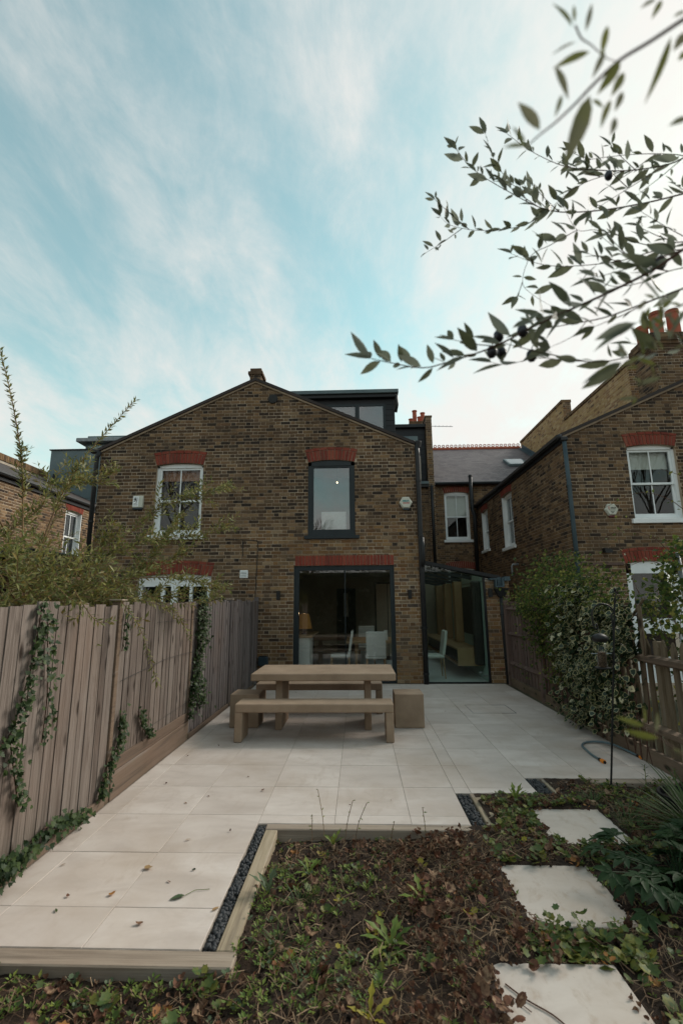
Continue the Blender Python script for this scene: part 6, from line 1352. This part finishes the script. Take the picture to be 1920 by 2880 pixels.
for x, y in samp(5200, lambda x, y: max(.45, brown(x, y)), BX):
    a = R.uniform(0, 6.28); ln = R.choice((.04, .06, .09, .14))*R.uniform(.7, 1.3); z = soil_z(x, y)+R.uniform(.005, .03); e = (x+math.cos(a)*ln, y+math.sin(a)*ln)
    if not ok(*e, .0): continue
    m.tube([(x, y, z), ((x+e[0])/2+R.uniform(-.015, .015), (y+e[1])/2, z+R.uniform(.004, .03)), (e[0], e[1], max(soil_z(*e)+.006, z-.02+R.uniform(0, .03)))], R.uniform(.0008, .0024), 3, R.random(), False)
tag(m.build('dry_stalks', 'straw'), 'thin dry straw-brown stalks strewn over the soil bed', 'stalks', None, 'stuff')
# soil crumbs
p = samp(2500, lambda x, y: 1.1-brown(x, y), BX); n = len(p); fr = frames([(x, y, soil_z(x, y)+.004) for x, y in p], RN.normal(size=(n, 3)), RN.normal(size=(n, 3)), RN.uniform(.004, .012, n))
tag(link('soil_crumbs', scatter_mesh('soil_crumbs', pebble_mesh(3), fr), 'soil'), 'dark crumbs of soil on the bed', 'soil', None, 'stuff')
# small weeds: rosettes
def rosettes(n, wfn, s0, s1, k, lift, mat, tmpl, name, label, box=BX, cat='weeds'):
    P, D, N_, S = [], [], [], []
    for x, y in samp(n, wfn, box):
        z = .006 if on_stone(x, y) else soil_z(x, y)+.004; s = R.uniform(s0, s1); a0 = R.random()*6; kk = R.randrange(k-2, k+3); h = R.uniform(0, lift)
        for i in range(kk):
            a = a0+i*2.4; l = R.uniform(.25, .9); P.append((x+math.cos(a)*s*.25, y+math.sin(a)*s*.25, z+h*R.random())); D.append((math.cos(a), math.sin(a), l)); N_.append((-math.cos(a)*l, -math.sin(a)*l, 1)); S.append(s*R.uniform(.6, 1.1))
    return tag(link(name, scatter_mesh(name, tmpl, frames(P, D, N_, S)), mat), label, cat, None, 'stuff')
def green_w(x, y):
    w = .12
    if -.62 < x < .1 and 2.0 < y < 3.4: w = .8 if math.sin(x*9)+math.sin(y*8+1) > -.5 else .3
    if y < 2.42 and x < -.4: w = .65
    if math.hypot((x+.05)/.2, (y-2.8)/.14) < 1: w = .02
    return w
rosettes(1050, green_w, .016, .036, 7, .03, 'weed_leaf', t_lens(.45, .08), 'ground_weeds', 'small bright green weeds spreading over the left half of the bed')
rosettes(120, green_w, .015, .03, 5, .05, 'pale_weed', GERA, 'pale_weeds', 'pale grey-green seedlings dotted through the bed')
def ger_w(x, y):
    w = 0.02
    if 1.02 < x < 1.36 and 3.45 < y < 4.3: w = .9
    if 3.28 < y < 3.58 and .9 < x < 1.95: w = .8
    if 2.46 < y < 2.76 and .75 < x < 1.5: w = .85
    if 4.12 < y < 4.3 and 1.0 < x < 1.75: w = .95
    if x > 1.15 and y < 2.6: w = max(w, .28)
    if y < 2.4 and x < -.5: w = .3
    if x > 1.9 and y > 4.2: w = .35
    if .8 < x < 1.1 and 3.3 < y < 3.75: w = .5
    return w
rosettes(430, ger_w, .03, .058, 4, .06, 'geranium_leaf', GERA, 'geranium_cover', 'lobed green and yellowing geranium leaves around the stepping stones', (-2.1, 2.6, 1.8, 4.6), 'ground cover')
rosettes(70, lambda x, y: .8 if (2.4 < y < 2.7 and .7 < x < 1.35) or (x > 1.1 and y < 2.5) else .02, .05, .085, 3, .04, 'geranium_leaf', ROUND, 'coral_bells', 'rounded coral bell leaves spilling over the nearest stepping stone edge', (.6, 1.9, 1.8, 2.8), 'ground cover')
rosettes(22, lambda x, y: x < .7, .04, .075, 4, .05, 'dead_leaf', ROUND, 'withered_heuchera', 'withered brown rounded leaves heaped left of the stepping stones', (.2, .85, 2.0, 3.7), 'leaf litter')
rosettes(26, lambda x, y: 1, .03, .05, 4, .04, 'orange_leaf', GERA, 'autumn_leaves', 'orange and amber leaves scattered through the bed', (-2., 2.4, 1.9, 4.5), 'leaf litter')
rosettes(26, lambda x, y: 1, .03, .05, 3, .04, 'yellow_leaf', GERA, 'yellowed_leaves', 'yellowed leaves scattered among the ground cover', (-.5, 2.4, 1.9, 4.5), 'leaf litter')
# grass tufts
def grass(name, c, n, ln, spread, label, lean=0., mat='grass_blade', cat='grass', kind=None, nind=0):
    o = empty(name, (c[0], c[1], soil_z(c[0], c[1])), label, cat); a = RN.uniform(0, 6.28, n); r_ = np.abs(RN.normal(0, spread, n))
    P = np.stack([c[0]+r_*np.cos(a), c[1]+r_*np.sin(a), np.full(n, soil_z(c[0], c[1]))], 1); D = np.stack([np.cos(a)*RN.uniform(.2, 1.1, n)-lean, np.sin(a)*RN.uniform(.2, 1.1, n)-lean*.3, RN.uniform(.6, 1.2, n)], 1); S = RN.uniform(.5, 1, n)*ln
    fr = frames(P, D, D*np.array((1, 1, 0))*-.3+np.array((0, 0, 1)), S); leaves(o, BLADE, (fr[0], fr[1], fr[2]*1.0, fr[3]), mat, 'blade', nind, 'blade', 'blades'); m = MB(); m.lathe([(.03, -.03), (.035, 0), (.02, .02)], (c[0], c[1], soil_z(*c)), 8); m.build('crown', 'straw', o)
grass('grass_clump', (2.30, 3.62), 130, .5, .05, 'arching clump of long green grass at the right edge', .35, nind=130)
for k, (x, y) in enumerate(((1.95, 3.9), (2.05, 4.05), (1.93, 3.72), (1.86, 4.2))): grass('grass_tuft', (x, y), 70, .13, .05, ('short grass tuft right of the farthest stepping stone', 'short grass tuft near the feeder pole foot', 'short grass tuft by the right corner of the farthest stone', 'short grass tuft behind the farthest stepping stone')[k])
for k, (x, y) in enumerate(((-.42, 2.62), (-.25, 2.35), (-.35, 2.95))): grass('grass_tuft', (x, y), 26, .16, .03, ('thin upright grass in the bed by the long sleeper', 'thin upright grass at the front of the bed', 'thin grass blades near the dug hollow')[k])
# dandelions
def dand(c, n, ln, label, up=.35, a0=0., mat='weed_leaf'):
    z = soil_z(*c)+.01; o = empty('dandelion', (c[0], c[1], z), label, 'dandelion'); P, D, N_, S = [], [], [], []
    for i in range(n):
        a = a0+i*6.28/n+R.uniform(-.25, .25); l = up*R.uniform(.4, 1.6); P.append((c[0], c[1], z)); D.append((math.cos(a), math.sin(a), l)); N_.append((-math.cos(a)*l, -math.sin(a)*l, 1)); S.append(ln*R.uniform(.65, 1.1))
    leaf_objs('leaf', DAND, frames(P, D, N_, S), mat, o, 'dandelion'); m = MB(); m.lathe([(.012, -.02), (.014, 0), (.006, .012)], (c[0], c[1], z), 8); m.build('crown', 'straw', o)
dand((.13, 2.66), 9, .17, 'large toothed dandelion in the middle of the bed', .5); dand((-.53, 2.99), 8, .15, 'upright dandelion against the long sleeper', 1.3, 0, 'pale_weed'); dand((.33, 2.98), 7, .16, 'dandelion in the brown litter right of the hollow', .6); dand((-.2, 3.62), 8, .12, 'dandelion with tall stalks by the far sleeper of the bed', .9); dand((1.25, 4.22), 9, .15, 'leafy dandelion behind the farthest stepping stone', 1.); dand((-.33, 3.25), 7, .12, 'dark green dandelion left of the hollow', .6, 1.); dand((.02, 2.16), 5, .12, 'yellowing leafy weed at the very front of the bed', .7, .4, 'yellow_leaf')
# tall weed stalks with tiny leaves
o = empty('weed_stalks', (-.22, 3.66, -.08), 'thin dry weed stalks rising in front of the far sleeper', 'weed'); P, D, N_, S = [], [], [], []
for x, y, h, lx in ((-.26, 3.66, .36, -.05), (-.12, 3.64, .30, .06), (-.05, 3.68, .27, .09), (-.35, 3.66, .2, 0.), (.45, 3.66, .25, -.02), (.2, 3.66, .16, .03)):
    m = MB(); pp = smooth_path([(x, y, -.07), (x+lx*.3, y, -.07+h*.5), (x+lx, y, -.07+h)], 4); m.tube(pp, .0022, 4); m.build('stalk', 'straw', o); q, t = along([tuple(v) for v in pp], 9)
    for v in q[3:]: P.append(v); D.append(RN.normal(size=3)); N_.append((0, -1, .4)); S.append(R.uniform(.012, .03))
leaves(o, LENS, frames(P, D, N_, S), 'weed_leaf', 'stalk_leaf', 36)
# hellebore
HB = empty('hellebore', (1.72, 2.98, -.06), 'dark glossy hellebore with fingered leaves beside the middle stepping stone', 'plant'); P, D, N_, S = [], [], [], []; m = MB()
for i in range(52):
    a = R.uniform(0, 6.28); r_ = R.uniform(.05, .46); h = R.uniform(.06, .24)*(1.1-.6*r_); x, y = 1.74+r_*math.cos(a)*.95, 2.98+r_*math.sin(a)*.95
    if x < 1.45: h = max(h, .05)
    m.tube([(1.74, 2.98, -.06), (1.74+(x-1.74)*.5, 2.98+(y-2.98)*.5, h*.8), (x, y, h)], [.006, .005, .003], 5); P.append((x, y, h)); D.append((math.cos(a), math.sin(a), R.uniform(-.45, .1))); N_.append((math.cos(a)*.3+R.uniform(-.3, .3), math.sin(a)*.3-.2+R.uniform(-.3, .3), 1)); S.append(R.uniform(.10, .17))
m.build('stalk', 'hellebore_leaf', HB); leaf_objs('leaf', PALM, frames(P, D, N_, S), 'hellebore_leaf', HB, 'palm')
HB2 = empty('hellebore', (2.25, 3.15, -.06), 'dark hellebore clump at the right edge behind the first', 'plant'); P, D, N_, S = [], [], [], []; m = MB()
for i in range(26):
    a = R.uniform(0, 6.28); r_ = R.uniform(.05, .35); h = R.uniform(.10, .26); x, y = 2.2+r_*math.cos(a), 3.1+r_*math.sin(a)
    m.tube([(2.2, 3.1, -.06), (2.2+(x-2.2)*.5, 3.1+(y-3.1)*.5, h*.8), (x, y, h)], [.006, .005, .003], 5); P.append((x, y, h)); D.append((math.cos(a), math.sin(a), R.uniform(-.45, .1))); N_.append((math.cos(a)*.3+R.uniform(-.3, .3), math.sin(a)*.3-.2+R.uniform(-.3, .3), 1)); S.append(R.uniform(.10, .16))
m.build('stalk', 'hellebore_leaf', HB2); leaf_objs('leaf', PALM, frames(P, D, N_, S), 'hellebore_leaf', HB2, 'palm')
# small leafy plants along the farthest sleeper
rosettes(60, lambda x, y: 1, .03, .05, 6, .08, 'climber_leaf', t_lens(.6, .1), 'edging_plants', 'low leafy plants along the farthest sleeper at the right', (1.95, 2.75, 4.2, 4.62), 'ground cover')
for x, y, h in ((2.45, 4.5, .2), (2.7, 4.5, .17)):
    o = empty('spurge', (x, y, soil_z(x, y)), 'pale green spurge sprig %s' % ('near the feeder pole' if x < 2.5 else 'by the picket fence'), 'plant'); m = MB(); m.tube([(x, y, -.08), (x+.01, y, h)], .003, 5); m.build('stem', 'weed_leaf', o); q, t = along([(x, y, -.02), (x+.01, y, h)], 16)
    leaves(o, LENS, frames(q, np.stack([np.cos(np.arange(16)*2.4), np.sin(np.arange(16)*2.4), np.full(16, .5)], 1), np.tile((0, 0, 1.), (16, 1)), np.full(16, .045)), 'pale_weed', 'spurge_leaf', 16)
# fallen twigs on the nearest stone
o = empty('fallen_stick', (.7, 2.25, .0), 'thin dark stick lying across the nearest stepping stone', 'stick'); m = MB(); m.tube(smooth_path([(.60, 2.36, .005), (.66, 2.28, .006), (.74, 2.21, .005), (.78, 2.14, .006)], 3), .003, 5); m.build('stick', 'twig_brown', o); m = MB(); m.tube([(.60, 2.30, .006), (.66, 2.22, .006)], .002, 5); m.build('side_shoot', 'twig_brown', o)

# ================================================================= behind the camera: trees seen in the glass, hedge added as a dark reflection
HG = empty('hedge', (0, -11, -.3), 'tall dark evergreen hedge added behind the camera to darken the reflections', 'hedge'); n = 9000
P = np.stack([RN.uniform(-14, 16, n), -11+np.abs(RN.normal(0, .35, n)), RN.uniform(-.2, 4.6, n)], 1); P[:, 2] *= .9+.12*np.sin(P[:, 0]*1.3)
leaves(HG, t_lens(.6, .1), frames(P, RN.normal(size=(n, 3)), RN.normal(size=(n, 3))+np.array((0, 1, .5)), RN.uniform(.12, .24, n)), 'added_hedge', 'hedge'); B1('added_hedge_core', 'added_hedge', HG, (-14, -12.4, -.3), (16, -11.2, 3.6))
for k, (x, y, h) in enumerate(((-13.5, -15, 15), (-4.0, -17, 8), (2.5, -17, 7.6), (22, -15, 15))):
    o = empty('bare_tree', (x, y, -.3), ('tall bare winter tree behind the hedge on the left', 'low bare tree behind the hedge left of centre', 'low bare tree behind the hedge right of centre', 'tall bare winter tree behind the hedge far right')[k], 'tree'); m = MB(); m.tube([(x, y, -.3), (x+.1, y, h*.35), (x, y, h*.6)], [.22, .15, .09], 8); m.build('trunk', 'bark', o)
    m = MB()
    def grow(b, d, ln, r_, lv):
        e = b+d*ln; m.tube([b, (b+e)/2+Vector((R.uniform(-.1, .1), 0, R.uniform(-.05, .1)))*ln*.5, e], [r_, r_*.8, r_*.6], 5, cap=False)
        if lv:
            for _ in range(4): grow(b.lerp(e, R.uniform(.5, 1)), (d+Vector((R.uniform(-.8, .8), R.uniform(-.8, .8), R.uniform(-.1, .7)))).normalized(), ln*R.uniform(.5, .75), r_*.55, lv-1)
    for _ in range(6): grow(Vector((x, y, h*R.uniform(.3, .6))), Vector((R.uniform(-.8, .8), R.uniform(-.8, .8), 1)).normalized(), h*.28, .07, 4 if h > 10 else 3)
    m.build('crown', 'bark', o)
